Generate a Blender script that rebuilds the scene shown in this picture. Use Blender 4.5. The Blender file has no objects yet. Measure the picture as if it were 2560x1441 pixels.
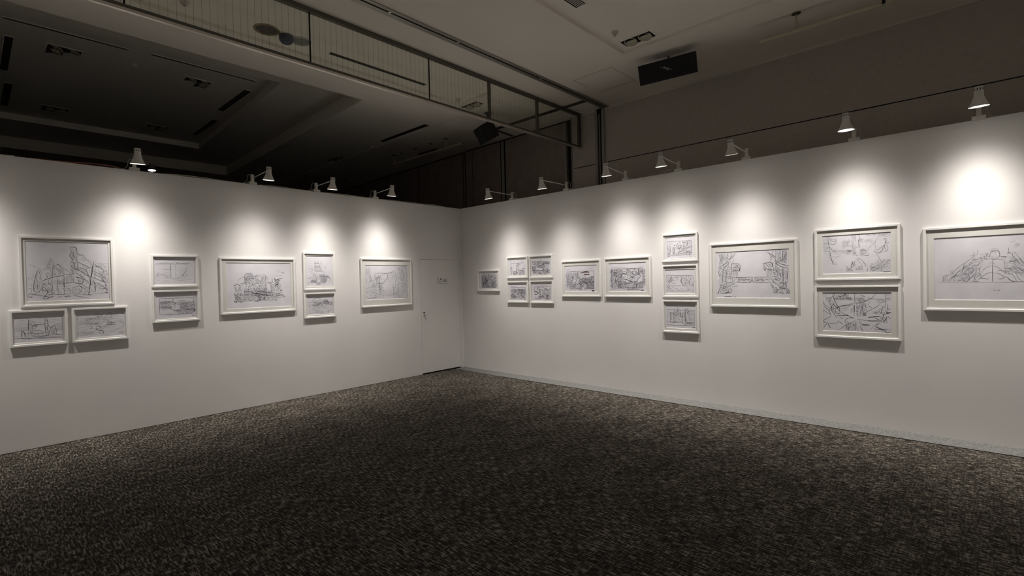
import bpy, bmesh, math, random
from mathutils import Vector, Matrix

# ------------------------------------------------------------------ camera, world, exposure
scene = bpy.context.scene
C = scene.collection
cd = bpy.data.cameras.new('camera'); cam = bpy.data.objects.new('camera', cd); C.objects.link(cam)
cd.sensor_width = 36.0; cd.lens = 1257.142 / 2560 * 36.0; cd.clip_start = 0.05; cd.clip_end = 100
YAW, PIT, ROL = 0.7457406, -0.0145376, -0.0239995
fw = Vector((math.cos(PIT)*math.cos(YAW), math.cos(PIT)*math.sin(YAW), math.sin(PIT)))
r0 = fw.cross(Vector((0, 0, 1))).normalized(); u0 = r0.cross(fw)
rr = math.cos(ROL)*r0 + math.sin(ROL)*u0; uu = -math.sin(ROL)*r0 + math.cos(ROL)*u0
mw = Matrix((rr, uu, -fw)).transposed().to_4x4(); mw.translation = Vector((-6.36076, -7.15988, 1.61672))
cam.matrix_world = mw
scene.camera = cam
w = bpy.data.worlds.new('world'); scene.world = w; w.use_nodes = True
w.node_tree.nodes['Background'].inputs[0].default_value = (0.9, 0.95, 1.0, 1)
w.node_tree.nodes['Background'].inputs[1].default_value = 0.0
scene.view_settings.view_transform = 'Standard'; scene.view_settings.look = 'None'
scene.view_settings.gamma = 1.0; scene.view_settings.use_curve_mapping = False
scene.view_settings.exposure = 0.0
scene.cycles.use_denoising = True
scene.cycles.max_bounces = 8; scene.cycles.diffuse_bounces = 6; scene.cycles.transparent_max_bounces = 12
scene.cycles.sample_clamp_indirect = 4.0
LAMP_W, BEAM_N, BEAM_TILT = 168.0, 10.0, 9.0       # clip lamps: power, beam narrowness, tilt towards the wall
LAMP_COL = (1.0, 0.945, 0.875)

# ------------------------------------------------------------------ helpers
random.seed(7)
class MB:
    def __init__(s): s.v = []; s.f = []; s.m = []
    def face(s, pts, mi=0):
        n = len(s.v); s.v += [tuple(p) for p in pts]; s.f.append(tuple(range(n, n+len(pts)))); s.m.append(mi)
    def box(s, x0, x1, y0, y1, z0, z1, mi=0, M=None):
        x0, x1 = sorted((x0, x1)); y0, y1 = sorted((y0, y1)); z0, z1 = sorted((z0, z1))
        P = [Vector((x, y, z)) for z in (z0, z1) for y in (y0, y1) for x in (x0, x1)]
        if M is not None: P = [M @ p for p in P]
        n = len(s.v); s.v += [tuple(p) for p in P]
        for q in ((0, 2, 3, 1), (4, 5, 7, 6), (0, 1, 5, 4), (2, 6, 7, 3), (0, 4, 6, 2), (1, 3, 7, 5)):
            s.f.append(tuple(n+i for i in q)); s.m.append(mi)
    def lathe(s, prof, seg=28, mi=0, M=None, cap0=False, cap1=False):
        n = len(s.v)
        for r, z in prof:
            for k in range(seg):
                a = 2*math.pi*k/seg; p = Vector((r*math.cos(a), r*math.sin(a), z))
                s.v.append(tuple(M @ p if M is not None else p))
        for i in range(len(prof)-1):
            for k in range(seg):
                k2 = (k+1) % seg
                s.f.append((n+i*seg+k, n+i*seg+k2, n+(i+1)*seg+k2, n+(i+1)*seg+k)); s.m.append(mi)
        if cap0: s.f.append(tuple(n+k for k in reversed(range(seg)))); s.m.append(mi)
        if cap1: s.f.append(tuple(n+(len(prof)-1)*seg+k for k in range(seg))); s.m.append(mi)
    def tube(s, pts, r, seg=8, mi=0, caps=True):
        pts = [Vector(p) for p in pts]; n = len(s.v)
        for i, p in enumerate(pts):
            t = (pts[min(i+1, len(pts)-1)] - pts[max(i-1, 0)]).normalized()
            a = t.cross(Vector((0, 0, 1)))
            if a.length < 1e-3: a = t.cross(Vector((1, 0, 0)))
            a.normalize(); b = t.cross(a)
            for k in range(seg):
                th = 2*math.pi*k/seg; s.v.append(tuple(p + r*(math.cos(th)*a + math.sin(th)*b)))
        for i in range(len(pts)-1):
            for k in range(seg):
                k2 = (k+1) % seg
                s.f.append((n+i*seg+k, n+i*seg+k2, n+(i+1)*seg+k2, n+(i+1)*seg+k)); s.m.append(mi)
        if caps:
            s.f.append(tuple(n+k for k in range(seg))); s.m.append(mi)
            s.f.append(tuple(n+(len(pts)-1)*seg+k for k in reversed(range(seg)))); s.m.append(mi)
    def build(s, name, mats, parent=None, smooth=False, bevel=0):
        me = bpy.data.meshes.new(name); me.from_pydata(s.v, [], s.f); me.update()
        if not isinstance(mats, (list, tuple)): mats = [mats]
        for m in mats: me.materials.append(m)
        me.polygons.foreach_set('material_index', s.m)
        if smooth: me.polygons.foreach_set('use_smooth', [True]*len(s.f))
        bm = bmesh.new(); bm.from_mesh(me)
        if not getattr(s, 'keep', False): bmesh.ops.remove_doubles(bm, verts=bm.verts, dist=1e-5)
        if not getattr(s, 'raw', False): bmesh.ops.recalc_face_normals(bm, faces=bm.faces)
        bm.to_mesh(me); bm.free()
        o = bpy.data.objects.new(name, me); C.objects.link(o)
        if parent is not None: o.parent = parent
        if bevel:
            b = o.modifiers.new('bevel', 'BEVEL'); b.width = bevel; b.segments = 2; b.limit_method = 'ANGLE'
        if smooth:
            try: me.set_sharp_from_angle(angle=math.radians(40))
            except Exception: pass
        return o
def tag(o, label, cat, group=None):
    o['label'] = label; o['category'] = cat
    if group: o['group'] = group
    return o
def thing(name, loc, label, cat, group=None, rz=0.0):
    o = bpy.data.objects.new(name, None); C.objects.link(o); o.location = loc; o.rotation_euler = (0, 0, rz)
    o.empty_display_size = 0.1
    return tag(o, label, cat, group)
def struct(o): o['kind'] = 'structure'; return o

# ------------------------------------------------------------------ materials
MATS = {}
def mat(name, col, rough=0.6, metal=0.0, spec=0.4, emit=None, es=0.0):
    m = bpy.data.materials.new(name); m.use_nodes = True; nt = m.node_tree
    b = nt.nodes['Principled BSDF']
    b.inputs['Base Color'].default_value = (*col, 1); b.inputs['Roughness'].default_value = rough
    b.inputs['Metallic'].default_value = metal; b.inputs['Specular IOR Level'].default_value = spec
    if emit: b.inputs['Emission Color'].default_value = (*emit, 1); b.inputs['Emission Strength'].default_value = es
    return m
def noisy(name, c1, c2, scale, rough=0.7, bump=0.0, bscale=None, stretch=(1, 1, 1), detail=4, spec=0.3, lo=0.35, hi=0.65):
    m = mat(name, c1, rough, spec=spec); nt = m.node_tree; N = nt.nodes; L = nt.links; b = N['Principled BSDF']
    tc = N.new('ShaderNodeTexCoord'); mp = N.new('ShaderNodeMapping'); mp.inputs['Scale'].default_value = stretch
    L.new(tc.outputs['Object'], mp.inputs[0])
    n = N.new('ShaderNodeTexNoise'); n.inputs['Scale'].default_value = scale; n.inputs['Detail'].default_value = detail
    L.new(mp.outputs[0], n.inputs['Vector'])
    r = N.new('ShaderNodeValToRGB'); r.color_ramp.elements[0].position = lo; r.color_ramp.elements[1].position = hi
    r.color_ramp.elements[0].color = (*c1, 1); r.color_ramp.elements[1].color = (*c2, 1)
    L.new(n.outputs['Fac'], r.inputs[0]); L.new(r.outputs[0], b.inputs['Base Color'])
    if bump:
        n2 = N.new('ShaderNodeTexNoise'); n2.inputs['Scale'].default_value = bscale or scale*4; n2.inputs['Detail'].default_value = 3
        L.new(tc.outputs['Object'], n2.inputs['Vector'])
        bp = N.new('ShaderNodeBump'); bp.inputs['Strength'].default_value = bump; bp.inputs['Distance'].default_value = 0.004
        L.new(n2.outputs['Fac'], bp.inputs['Height']); L.new(bp.outputs[0], b.inputs['Normal'])
    return m
m_wall = noisy('white_wall_paint', (0.80, 0.775, 0.775), (0.83, 0.815, 0.80), 1.3, 0.62, 0.05, 60)
m_walltop = mat('raw_board', (0.55, 0.5, 0.45), 0.8)
m_ceil = noisy('ceiling_paint', (0.885, 0.84, 0.76), (0.90, 0.855, 0.775), 0.8, 0.85, 0.03, 90)
m_fabric = noisy('brown_fabric_wall', (0.46, 0.413, 0.370), (0.50, 0.45, 0.405), 22, 0.9, 0.15, 220, spec=0.15)
m_panel = noisy('dark_brown_panel', (0.27, 0.225, 0.20), (0.32, 0.27, 0.24), 6, 0.85, 0.15, 200, spec=0.15)
m_dark = mat('black_gap', (0.012, 0.011, 0.01), 0.9, spec=0.1)
m_moulding = mat('pale_moulding', (0.62, 0.58, 0.52), 0.6)
m_alum = mat('anodised_aluminium', (0.42, 0.40, 0.36), 0.42, 0.85)
m_bright = mat('bright_aluminium', (0.74, 0.69, 0.62), 0.34, 0.9)
m_jamb = mat('grey_painted_jamb', (0.30, 0.29, 0.27), 0.5)
m_bronze = mat('dark_bronze_track', (0.13, 0.12, 0.10), 0.5, 0.4)
m_frame = noisy('white_frame_lacquer', (0.84, 0.83, 0.815), (0.86, 0.85, 0.835), 3, 0.38, spec=0.5)
m_mat = noisy('cream_mat_board', (0.76, 0.742, 0.705), (0.78, 0.762, 0.725), 40, 0.9)
m_paper = noisy('drawing_paper', (0.74, 0.725, 0.775), (0.80, 0.785, 0.825), 6, 0.9, detail=2)
m_ink = mat('black_ink', (0.045, 0.04, 0.052), 0.9)
m_pencil = mat('grey_pencil', (0.27, 0.26, 0.30), 0.9)
m_soft = mat('soft_ink', (0.14, 0.13, 0.155), 0.9)
m_red = mat('reddish_brown_pencil', (0.17, 0.10, 0.115), 0.9)
m_wash = mat('pale_grey_wash', (0.60, 0.59, 0.64), 0.9)
m_lamp = mat('white_lamp_enamel', (0.70, 0.685, 0.64), 0.45)
m_slot = mat('lamp_vent_slot', (0.04, 0.04, 0.04), 0.8)
m_cord = mat('white_cord', (0.60, 0.56, 0.50), 0.6)
m_redcord = mat('red_brown_cord', (0.28, 0.10, 0.07), 0.6)
m_lens = mat('lit_lens', (1, 1, 1), 0.4, emit=(1.0, 0.95, 0.86), es=14.0)
m_black = noisy('black_speaker_cloth', (0.010, 0.011, 0.013), (0.018, 0.019, 0.022), 60, 0.8, 0.2, 400)
m_blackbox = mat('black_speaker_cabinet', (0.012, 0.012, 0.014), 0.55)
m_badge = mat('silver_badge', (0.62, 0.60, 0.56), 0.35, 0.6)
m_cream = mat('cream_pipe_paint', (0.52, 0.46, 0.35), 0.5)
m_can = mat('downlight_reflector', (0.50, 0.47, 0.37), 0.35, 0.3)
m_blue = mat('navy_plastic', (0.015, 0.03, 0.085), 0.35)
m_gold = mat('brass_ring', (0.34, 0.27, 0.14), 0.4, 0.6)
m_darkdisc = mat('brown_grille', (0.05, 0.042, 0.038), 0.8)
m_whitering = mat('white_plastic', (0.60, 0.60, 0.58), 0.5)
m_greydisc = mat('grey_grille', (0.22, 0.22, 0.21), 0.7)
m_sign = mat('sign_plate', (0.77, 0.755, 0.74), 0.3)
m_strip = noisy('grey_edge_carpet', (0.13, 0.132, 0.13), (0.26, 0.258, 0.25), 90, 0.95, 0.3, 260, stretch=(1, 0.6, 1), spec=0.1)

def carpet():
    m = mat('streaked_carpet', (0.1, 0.09, 0.08), 0.97, spec=0.08); nt = m.node_tree; N = nt.nodes; L = nt.links; b = N['Principled BSDF']
    tc = N.new('ShaderNodeTexCoord')
    def nz(sc, st, det=2):
        mp = N.new('ShaderNodeMapping'); mp.inputs['Scale'].default_value = st; L.new(tc.outputs['Object'], mp.inputs[0])
        n = N.new('ShaderNodeTexNoise'); n.inputs['Scale'].default_value = sc; n.inputs['Detail'].default_value = det
        n.inputs['Roughness'].default_value = 0.6
        L.new(mp.outputs[0], n.inputs['Vector']); return n.outputs['Fac']
    a = nz(1.0, (84, 14, 1), 3); c = nz(1.0, (17, 74, 1), 3); d = nz(1.0, (3.2, 3.2, 1), 3); e = nz(1.0, (150, 90, 1), 1)
    def ma(op, x, y):
        k = N.new('ShaderNodeMath'); k.operation = op
        for i, q in enumerate((x, y)):
            if isinstance(q, (int, float)): k.inputs[i].default_value = q
            else: L.new(q, k.inputs[i])
        return k.outputs[0]
    s = ma('ADD', ma('MULTIPLY', a, 0.55), ma('MULTIPLY', c, 0.27)); s = ma('ADD', s, ma('MULTIPLY', e, 0.15)); s = ma('ADD', s, ma('MULTIPLY', d, 0.10))
    r = N.new('ShaderNodeValToRGB'); cr = r.color_ramp
    cr.elements[0].position = 0.437; cr.elements[0].color = (0.014, 0.012, 0.010, 1)
    cr.elements[1].position = 0.664; cr.elements[1].color = (0.37, 0.335, 0.28, 1)
    k = cr.elements.new(0.538); k.color = (0.050, 0.043, 0.037, 1)
    L.new(s, r.inputs[0]); L.new(r.outputs[0], b.inputs['Base Color'])
    bp = N.new('ShaderNodeBump'); bp.inputs['Strength'].default_value = 0.35; bp.inputs['Distance'].default_value = 0.005
    L.new(s, bp.inputs['Height']); L.new(bp.outputs[0], b.inputs['Normal'])
    return m
m_carpet = carpet()

def glass(name, wired, tint=(1, 1, 1), gloss=1.0, ior=1.45):
    m = bpy.data.materials.new(name); m.use_nodes = True; nt = m.node_tree; N = nt.nodes; L = nt.links
    N.clear(); out = N.new('ShaderNodeOutputMaterial')
    t = N.new('ShaderNodeBsdfTransparent'); t.inputs[0].default_value = (*tint, 1)
    g = N.new('ShaderNodeBsdfGlossy'); g.inputs['Roughness'].default_value = 0.03
    lw = N.new('ShaderNodeLayerWeight'); lw.inputs['Blend'].default_value = 0.5          # facing = 1 - |N.I|, same from both sides
    pw = N.new('ShaderNodeMath'); pw.operation = 'POWER'; pw.inputs[1].default_value = 5.0; L.new(lw.outputs['Facing'], pw.inputs[0])
    mu = N.new('ShaderNodeMath'); mu.operation = 'MULTIPLY_ADD'; mu.inputs[1].default_value = 0.9*gloss; mu.inputs[2].default_value = 0.05*gloss; L.new(pw.outputs[0], mu.inputs[0])
    mx = N.new('ShaderNodeMixShader'); L.new(mu.outputs[0], mx.inputs[0]); L.new(t.outputs[0], mx.inputs[1]); L.new(g.outputs[0], mx.inputs[2])
    last = mx.outputs[0]
    if wired:
        tc = N.new('ShaderNodeTexCoord'); sx = N.new('ShaderNodeSeparateXYZ'); L.new(tc.outputs['Object'], sx.inputs[0])
        md = N.new('ShaderNodeMath'); md.operation = 'PINGPONG'; md.inputs[1].default_value = 0.0315; L.new(sx.outputs['X'], md.inputs[0])
        lt = N.new('ShaderNodeMath'); lt.operation = 'LESS_THAN'; lt.inputs[1].default_value = 0.0011; L.new(md.outputs[0], lt.inputs[0])
        sc = N.new('ShaderNodeMath'); sc.operation = 'MULTIPLY'; sc.inputs[1].default_value = 0.38; L.new(lt.outputs[0], sc.inputs[0])
        df = N.new('ShaderNodeBsdfDiffuse'); df.inputs[0].default_value = (0.07, 0.065, 0.055, 1)
        m2 = N.new('ShaderNodeMixShader'); L.new(sc.outputs[0], m2.inputs[0]); L.new(last, m2.inputs[1]); L.new(df.outputs[0], m2.inputs[2]); last = m2.outputs[0]
    L.new(last, out.inputs[0]); return m
m_glass = glass('picture_glass', False, (0.99, 0.99, 0.995), 0.5)
m_wired = glass('wired_glass', True, (0.95, 0.955, 0.92), 1.0)

# ------------------------------------------------------------------ room shell
H, ZC, TP = 3.0, 4.42, 0.09
b = MB(); b.box(-9.5, 1.6, -12, 9.3, -0.12, 0.0); struct(b.build('floor', m_carpet))
# pale carpet border along the right partition
b = MB(); b.face([(-0.22, -0.02, 0.004), (-0.0, -0.02, 0.004), (-0.0, -10.19, 0.004), (-0.285, -10.19, 0.004), (-0.285, -1.2, 0.004)])
b.face([(-0.22, -0.02, 0.0), (-0.285, -1.2, 0.0), (-0.285, -10.19, 0.0), (-0.285, -10.19, 0.004), (-0.285, -1.2, 0.004), (-0.22, -0.02, 0.004)])
b.raw = True
o = struct(b.build('trim_1', m_strip))
b = MB(); b.box(-0.290, -0.284, -10.19, -1.2, 0.0, 0.0045); struct(b.build('trim_2', m_dark))

# left partition with the door opening (door between x=-0.97 and -0.07)
DX0, DX1, DZ = -0.972, -0.072, 2.036
b = MB()
b.box(-9.3, DX0, 0, TP, 0.0, H); b.box(DX0, DX1, 0, TP, DZ, H); b.box(DX1, 0.0, 0, TP, 0.0, H)
struct(b.build('wall_left', m_wall))
b = MB(); b.box(0.0, TP, -10.29, TP, 0.0, H); struct(b.build('wall_right', m_wall))
b = MB(); b.box(-0.034, -0.001, -0.010, -0.0005, 0.0, DZ + 0.02); struct(b.build('trim_3', m_wall))
b = MB(); b.box(-9.3, -0.1, -0.0035, -0.0005, 0.0, 0.004); struct(b.build('trim_4', m_dark))
b = MB(); b.box(DX0, DX1, TP - 0.012, TP - 0.002, 0.0, DZ); struct(b.build('trim_5', m_dark))
door = struct(bpy.data.objects.new('door_1', None)); C.objects.link(door); door.location = (DX0, 0, 0)
G = 0.0035; Wd = DX1 - DX0
b = MB(); b.box(G, Wd - G, 0.002, 0.042, 0.022, DZ - G - 0.001); b.build('door_leaf', m_wall, door)
b = MB(); b.lathe([(0.0001, 0), (0.012, 0), (0.012, 0.012), (0.0001, 0.012)], 16, M=Matrix.Translation((0.062, 0.002, 1.092)) @ Matrix.Rotation(math.pi/2, 4, 'X'))
b.build('lock_cylinder', m_dark, door)
b = MB(); b.box(0.052, 0.084, -0.020, 0.002, 1.036, 1.050); b.tube([(0.075, -0.018, 1.04), (0.083, -0.018, 1.00), (0.098, -0.014, 0.955)], 0.0022, 6)
b.build('door_handle', m_alum, door)
# sign plate on the door: a small figure and two lines of print too small to read
sg = thing('door_sign', (-0.47, 0.0005, 1.655), 'small white plate with a dark symbol and two lines of print on the white door', 'sign')
b = MB(); b.box(-0.115, 0.115, -0.005, 0.0, -0.062, 0.062); b.build('plate', m_sign, sg, bevel=0.001)
b = MB(); b.box(-0.1165, -0.112, -0.0056, -0.0001, -0.0635, 0.06); b.box(-0.1165, 0.112, -0.0056, -0.0001, -0.0655, -0.061); b.build('plate_edge', m_jamb, sg)
b = MB()
b.lathe([(0.0001, 0), (0.011, 0), (0.011, 0.001), (0.0001, 0.001)], 14, M=Matrix.Translation((-0.048, -0.005, 0.026)) @ Matrix.Rotation(math.pi/2, 4, 'X'))
b.box(-0.060, -0.042, -0.006, -0.005, -0.012, 0.014, M=Matrix.Rotation(0.35, 4, 'Y')); b.box(-0.075, -0.062, -0.006, -0.005, -0.034, -0.012)
b.box(-0.062, -0.045, -0.006, -0.005, -0.04, -0.034)
b.build('symbol', m_ink, sg)
b = MB()
for z, segs in ((0.006, ((0.000, 0.020), (0.024, 0.040), (0.043, 0.062), (0.065, 0.094))), (-0.020, ((0.002, 0.030), (0.034, 0.048), (0.056, 0.074), (0.078, 0.094)))):
    for a, c in segs: b.box(a, c, -0.006, -0.005, z - 0.0045, z + 0.0045)
b.build('lettering', m_ink, sg)

b = MB(); b.box(-9.3, -0.001, -10.2 - TP, -10.2, 0.0, H); struct(b.build('wall_bounce_front', m_wall))  # unseen white partition added to bounce light back into the room
b = MB(); b.box(-9.2 - TP, -9.2, -10.2, -0.001, 0.0, H); struct(b.build('wall_bounce_left', m_wall))  # second unseen partition, added for the same bounced light
# hall walls behind the partitions
b = MB()
b.box(0.8, 1.0, -11.95, -2.70, 0, ZC); b.box(0.8, 1.0, -2.53, -2.03, 0, ZC)
b.box(0.86, 1.0, -2.70, -2.53, 0, ZC); b.box(0.98, 1.1, -2.03, -1.84, 0, ZC)
struct(b.build('wall_right_outer', m_fabric))
b = MB()
b.box(0.79, 0.8, -11.9, -2.73, 4.385, 4.42); b.box(0.79, 0.8, -2.52, -2.05, 4.385, 4.42)
struct(b.build('trim_6', m_moulding))
b = MB(); b.box(0.7965, 0.8, -11.9, -2.75, 3.520, 3.531); b.box(0.7965, 0.8, -2.52, -2.09, 3.520, 3.531); struct(b.build('trim_7', m_dark))
# movable-wall jamb post
jp = thing('wall_track_post', (0.8, -2.62, 0), 'tall grey jamb post with black slots where the ceiling track meets the brown wall', 'post')
b = MB(); b.box(-0.03, 0.0, 0.045, 0.09, 0, 4.40); b.box(-0.03, 0.0, -0.085, -0.035, 0, 4.40); b.build('jamb', m_jamb, jp)
b = MB(); b.box(-0.004, 0.004, -0.035, 0.045, 0, 4.41); b.box(-0.034, -0.004, -0.036, 0.045, 4.33, 4.41); b.build('slot', m_dark, jp)
b = MB(); b.box(-0.028, -0.002, 0.004, 0.016, 0, 4.33); b.build('centre_strip', m_jamb, jp)
# pocket beside the folded panels
b = MB(); b.box(0.90, 0.98, -2.03, -1.84, 0, ZC); struct(b.build('trim_8', m_dark))
b = MB(); b.box(0.785, 0.90, -2.045, -2.028, 0, ZC); b.box(0.84, 0.90, -1.885, -1.845, 0, ZC - 0.04); struct(b.build('trim_9', m_jamb))
def slab(b, p, q, t, z0, z1, mi=0):
    (x0, y0), (x1, y1) = p, q; d = Vector((x1-x0, y1-y0, 0)).normalized(); n = Vector((d.y, -d.x, 0)) * t
    P = [Vector((x0, y0, z0)), Vector((x1, y1, z0)), Vector((x1, y1, z0)) + n, Vector((x0, y0, z0)) + n]
    Q = [v + Vector((0, 0, z1-z0)) for v in P]
    b.face(P[::-1], mi); b.face(Q, mi)
    for i in range(4):
        j = (i+1) % 4; b.face([P[i], P[j], Q[j], Q[i]], mi)
def lerp(p, q, t): return (p[0] + (q[0]-p[0])*t, p[1] + (q[1]-p[1])*t)
PA, PB = (0.87, -1.84), (0.93, 0.86)      # folded panel run
QA, QB = (0.96, 0.86), (1.36, 9.2)        # far run of the same wall
b = MB(); slab(b, PA, PB, 0.12, 0, ZC - 0.035); struct(b.build('wall_panel_run', m_panel))
b = MB(); slab(b, QA, QB, 0.15, 0, ZC - 0.035); struct(b.build('wall_far_right', m_panel))
b = MB(); slab(b, (0.90, -1.84), (0.96, 0.86), 0.10, ZC - 0.035, ZC); slab(b, (0.99, 0.86), (1.39, 9.2), 0.12, ZC - 0.035, ZC); struct(b.build('trim_10', m_dark))
b = MB(); d = 2.7
for y0, y1 in ((-0.245, -0.220), (-0.358, -0.322), (0.612, 0.620), (0.835, 0.86)):
    p = lerp(PA, PB, (y0+1.84)/d); q = lerp(PA, PB, (y1+1.84)/d); slab(b, (p[0]-0.003, p[1]), (q[0]-0.003, q[1]), 0.004, 0, ZC - 0.03)
for y0, y1 in ((0.95, 0.97), (2.65, 2.665), (4.03, 4.045), (5.4, 5.415), (6.8, 6.815)):
    p = lerp(QA, QB, (y0-.86)/8.34); q = lerp(QA, QB, (y1-.86)/8.34); slab(b, (p[0]-0.003, p[1]), (q[0]-0.003, q[1]), 0.004, 0, ZC - 0.03)
struct(b.build('trim_11', m_dark))
b = MB()
p = lerp(PA, PB, (-0.32+1.84)/d); q = lerp(PA, PB, (-0.247+1.84)/d); slab(b, (p[0]-0.006, p[1]), (q[0]-0.006, q[1]), 0.008, 0, ZC - 0.04)
struct(b.build('trim_12', m_jamb))
b = MB(); b.box(-9.5, 1.6, 9.2, 9.35, 0, ZC + 0.5); struct(b.build('wall_far', m_panel))
b = MB(); b.box(-9.65, -9.5, -12, 9.3, 0, ZC + 0.5); struct(b.build('wall_outer_left', m_fabric))
b = MB(); b.box(-9.5, 1.0, -12.15, -12, 0, ZC + 0.5); struct(b.build('wall_back', m_fabric))

# ceiling: flat field with recessed trays
def grid(b, xs, ys, z, holes, warp=None):
    for i in range(len(xs)-1):
        for j in range(len(ys)-1):
            cx, cy = (xs[i]+xs[i+1])/2, (ys[j]+ys[j+1])/2
            if any(h[0] < cx < h[1] and h[2] < cy < h[3] for h in holes): continue
            P = [(xs[i], ys[j]), (xs[i], ys[j+1]), (xs[i+1], ys[j+1]), (xs[i+1], ys[j])]
            if warp: P = [warp(*p) for p in P]
            b.face([(x, y, z) for x, y in P])
def fascia(b, poly, z0, z1):
    for i in range(len(poly)):
        (x0, y0), (x1, y1) = poly[i], poly[(i+1) % len(poly)]
        b.face([(x0, y0, z0), (x1, y1, z0), (x1, y1, z1), (x0, y0, z1)])
T1 = (-9.0, -0.70, -11.0, -3.93); T2 = (-8.6, -1.0, -1.92, -1.155); T3 = (-9.3, -0.60, -0.76, 9.0)
CO = (-7.2, -2.19, -0.30, 6.62); CI = (-6.5, -3.10, 0.45, 5.25)
def wco(x, y): return (x + (0.045*(y+0.30) if abs(x - CO[1]) < 1e-6 and y >= -0.31 else 0), y)
def wci(x, y): return (x + (0.05*(y-0.45) if abs(x - CI[1]) < 1e-6 else 0), y)
b = MB(); b.raw = True
xs = sorted({-9.6, 1.7, T1[0], T1[1], T2[0], T2[1], T3[0], T3[1]}); ys = sorted({-12.1, 9.3, T1[2], T1[3], T2[2], T2[3], T3[2], T3[3]})
grid(b, xs, ys, ZC, [T1, T2, T3])
for T, dz in ((T1, 0.034), (T2, 0.034), (T3, 0.012)):
    P = [(T[0], T[2]), (T[1], T[2]), (T[1], T[3]), (T[0], T[3])]; fascia(b, P, ZC, ZC + dz)
    if T is not T3: b.face([(x, y, ZC + dz) for x, y in P[::-1]])
Z3, Z4, Z5 = ZC + 0.012, ZC + 0.235, ZC + 0.345
grid(b, [T3[0], CO[0], CO[1], T3[1]], [T3[2], CO[2], CO[3], T3[3]], Z3, [CO], wco)
P = [wco(CO[0], CO[2]), wco(CO[1], CO[2]), wco(CO[1], CO[3]), wco(CO[0], CO[3])]; fascia(b, P, Z3, Z4)
Pi = [wci(CI[0], CI[2]), wci(CI[1], CI[2]), wci(CI[1], CI[3]), wci(CI[0], CI[3])]
for i in range(4):
    j = (i+1) % 4; b.face([(*P[i], Z4), (*P[j], Z4), (*Pi[j], Z4), (*Pi[i], Z4)][::-1])
fascia(b, Pi, Z4, Z5); b.face([(x, y, Z5) for x, y in Pi[::-1]])
struct(b.build('ceiling', m_ceil))
b = MB(); b.box(-9.7, 1.7, -12.2, 9.4, ZC + 0.6, ZC + 0.7); struct(b.build('ceiling_slab', m_dark))

# access panel outline in the ceiling
b = MB(); x0, x1, y0, y1, g = -0.485, 0.155, -3.62, -3.015, 0.005
b.box(x0-g, x0, y0, y1, ZC-0.0015, ZC-0.0005); b.box(x1, x1+g, y0, y1, ZC-0.0015, ZC-0.0005); b.box(x0, x1, y0-g, y0, ZC-0.0015, ZC-0.0005); b.box(x0, x0+0.35, y1, y1+g, ZC-0.0015, ZC-0.0005)
ap = b.build('access_panel', m_bronze); tag(ap, 'thin square outline of an access hatch in the ceiling left of the black speaker', 'access panel')

# ceiling tracks of the movable walls
tr = thing('ceiling_track', (0, -2.745, ZC), 'long grey ceiling track with a black slot, ending at the tall jamb post', 'track')
b = MB(); b.box(-9.3, 0.79, -0.055, -0.012, -0.012, 0.004); b.box(-9.3, 0.79, 0.012, 0.075, -0.012, 0.004); b.build('flange', m_alum, tr)
b = MB(); b.box(-9.3, 0.79, -0.012, 0.012, -0.006, 0.003); b.build('slot', m_dark, tr)
for x in (-3.35, -2.42, -0.9):
    b = MB(); b.box(x, x + 0.03, -0.015, 0.015, -0.013, -0.005); b.build('splice', m_bright, tr)
tr2 = thing('parking_track', (0.30, -1.65, ZC), 'short dark ceiling track branching off the long track above the last glass panes', 'track')
b = MB(); b.box(-0.042, 0.042, -1.0, -0.604, -0.013, -0.001); b.build('channel', m_bronze, tr2)
b = MB(); b.box(-0.042, 0.042, -0.556, 1.02, -0.013, -0.001); slab(b, (-0.03, 1.02), (0.57, 1.09), 0.06, -0.013, -0.001); b.build('channel', m_bronze, tr2)
b = MB(); b.box(-0.010, 0.010, -0.556, 1.0, -0.015, -0.012); b.build('slot', m_dark, tr2)

# hanging smoke curtain of wired glass
sc = thing('smoke_curtain', (0, -2.23, ZC), 'hanging row of wired glass panes in a metal frame under the ceiling', 'glass screen')
b = MB(); b.box(-9.3, 0.78, -0.022, 0.022, -0.045, 0.0); b.build('top_rail', m_bronze, sc)
b = MB(); b.box(-9.3, 0.775, -0.016, 0.016, -0.597, -0.573); b.build('bottom_rail', m_bright, sc, bevel=0.002)
b = MB(); b.box(-9.3, 0.775, -0.012, 0.012, -0.573, -0.545); b.build('rail_lip', m_bronze, sc)
for x, wd in ((-1.395, 0.018), (-0.365, 0.022), (0.745, 0.03)):
    b = MB(); b.box(x - wd, x - wd*0.2, -0.016, 0.016, -0.573, -0.04); b.box(x + wd*0.2, x + wd, -0.016, 0.016, -0.573, -0.04); b.build('mullion', m_bronze, sc)
    b = MB(); b.box(x - wd*0.2, x + wd*0.2, -0.010, 0.010, -0.573, -0.04); b.build('mullion_groove', m_dark, sc)
XJ = (-9.0, -8.48, -6.97, -5.46, -3.945, -2.435, -1.395, -0.365, 0.745)
for i in range(len(XJ)-1):
    x0, x1 = XJ[i], XJ[i+1]; e = 0.003 if x1 < -1.5 else 0.0
    b = MB(); b.box(x0 + 0.004, x1 - 0.004, -0.003, 0.003, -0.56, -0.04); b.build('glass_pane', m_wired, sc)
for x in XJ[1:6]:
    b = MB(); b.box(x - 0.006, x + 0.006, -0.005, 0.005, -0.573, -0.045); b.build('pane_joint', m_dark, sc)

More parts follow.
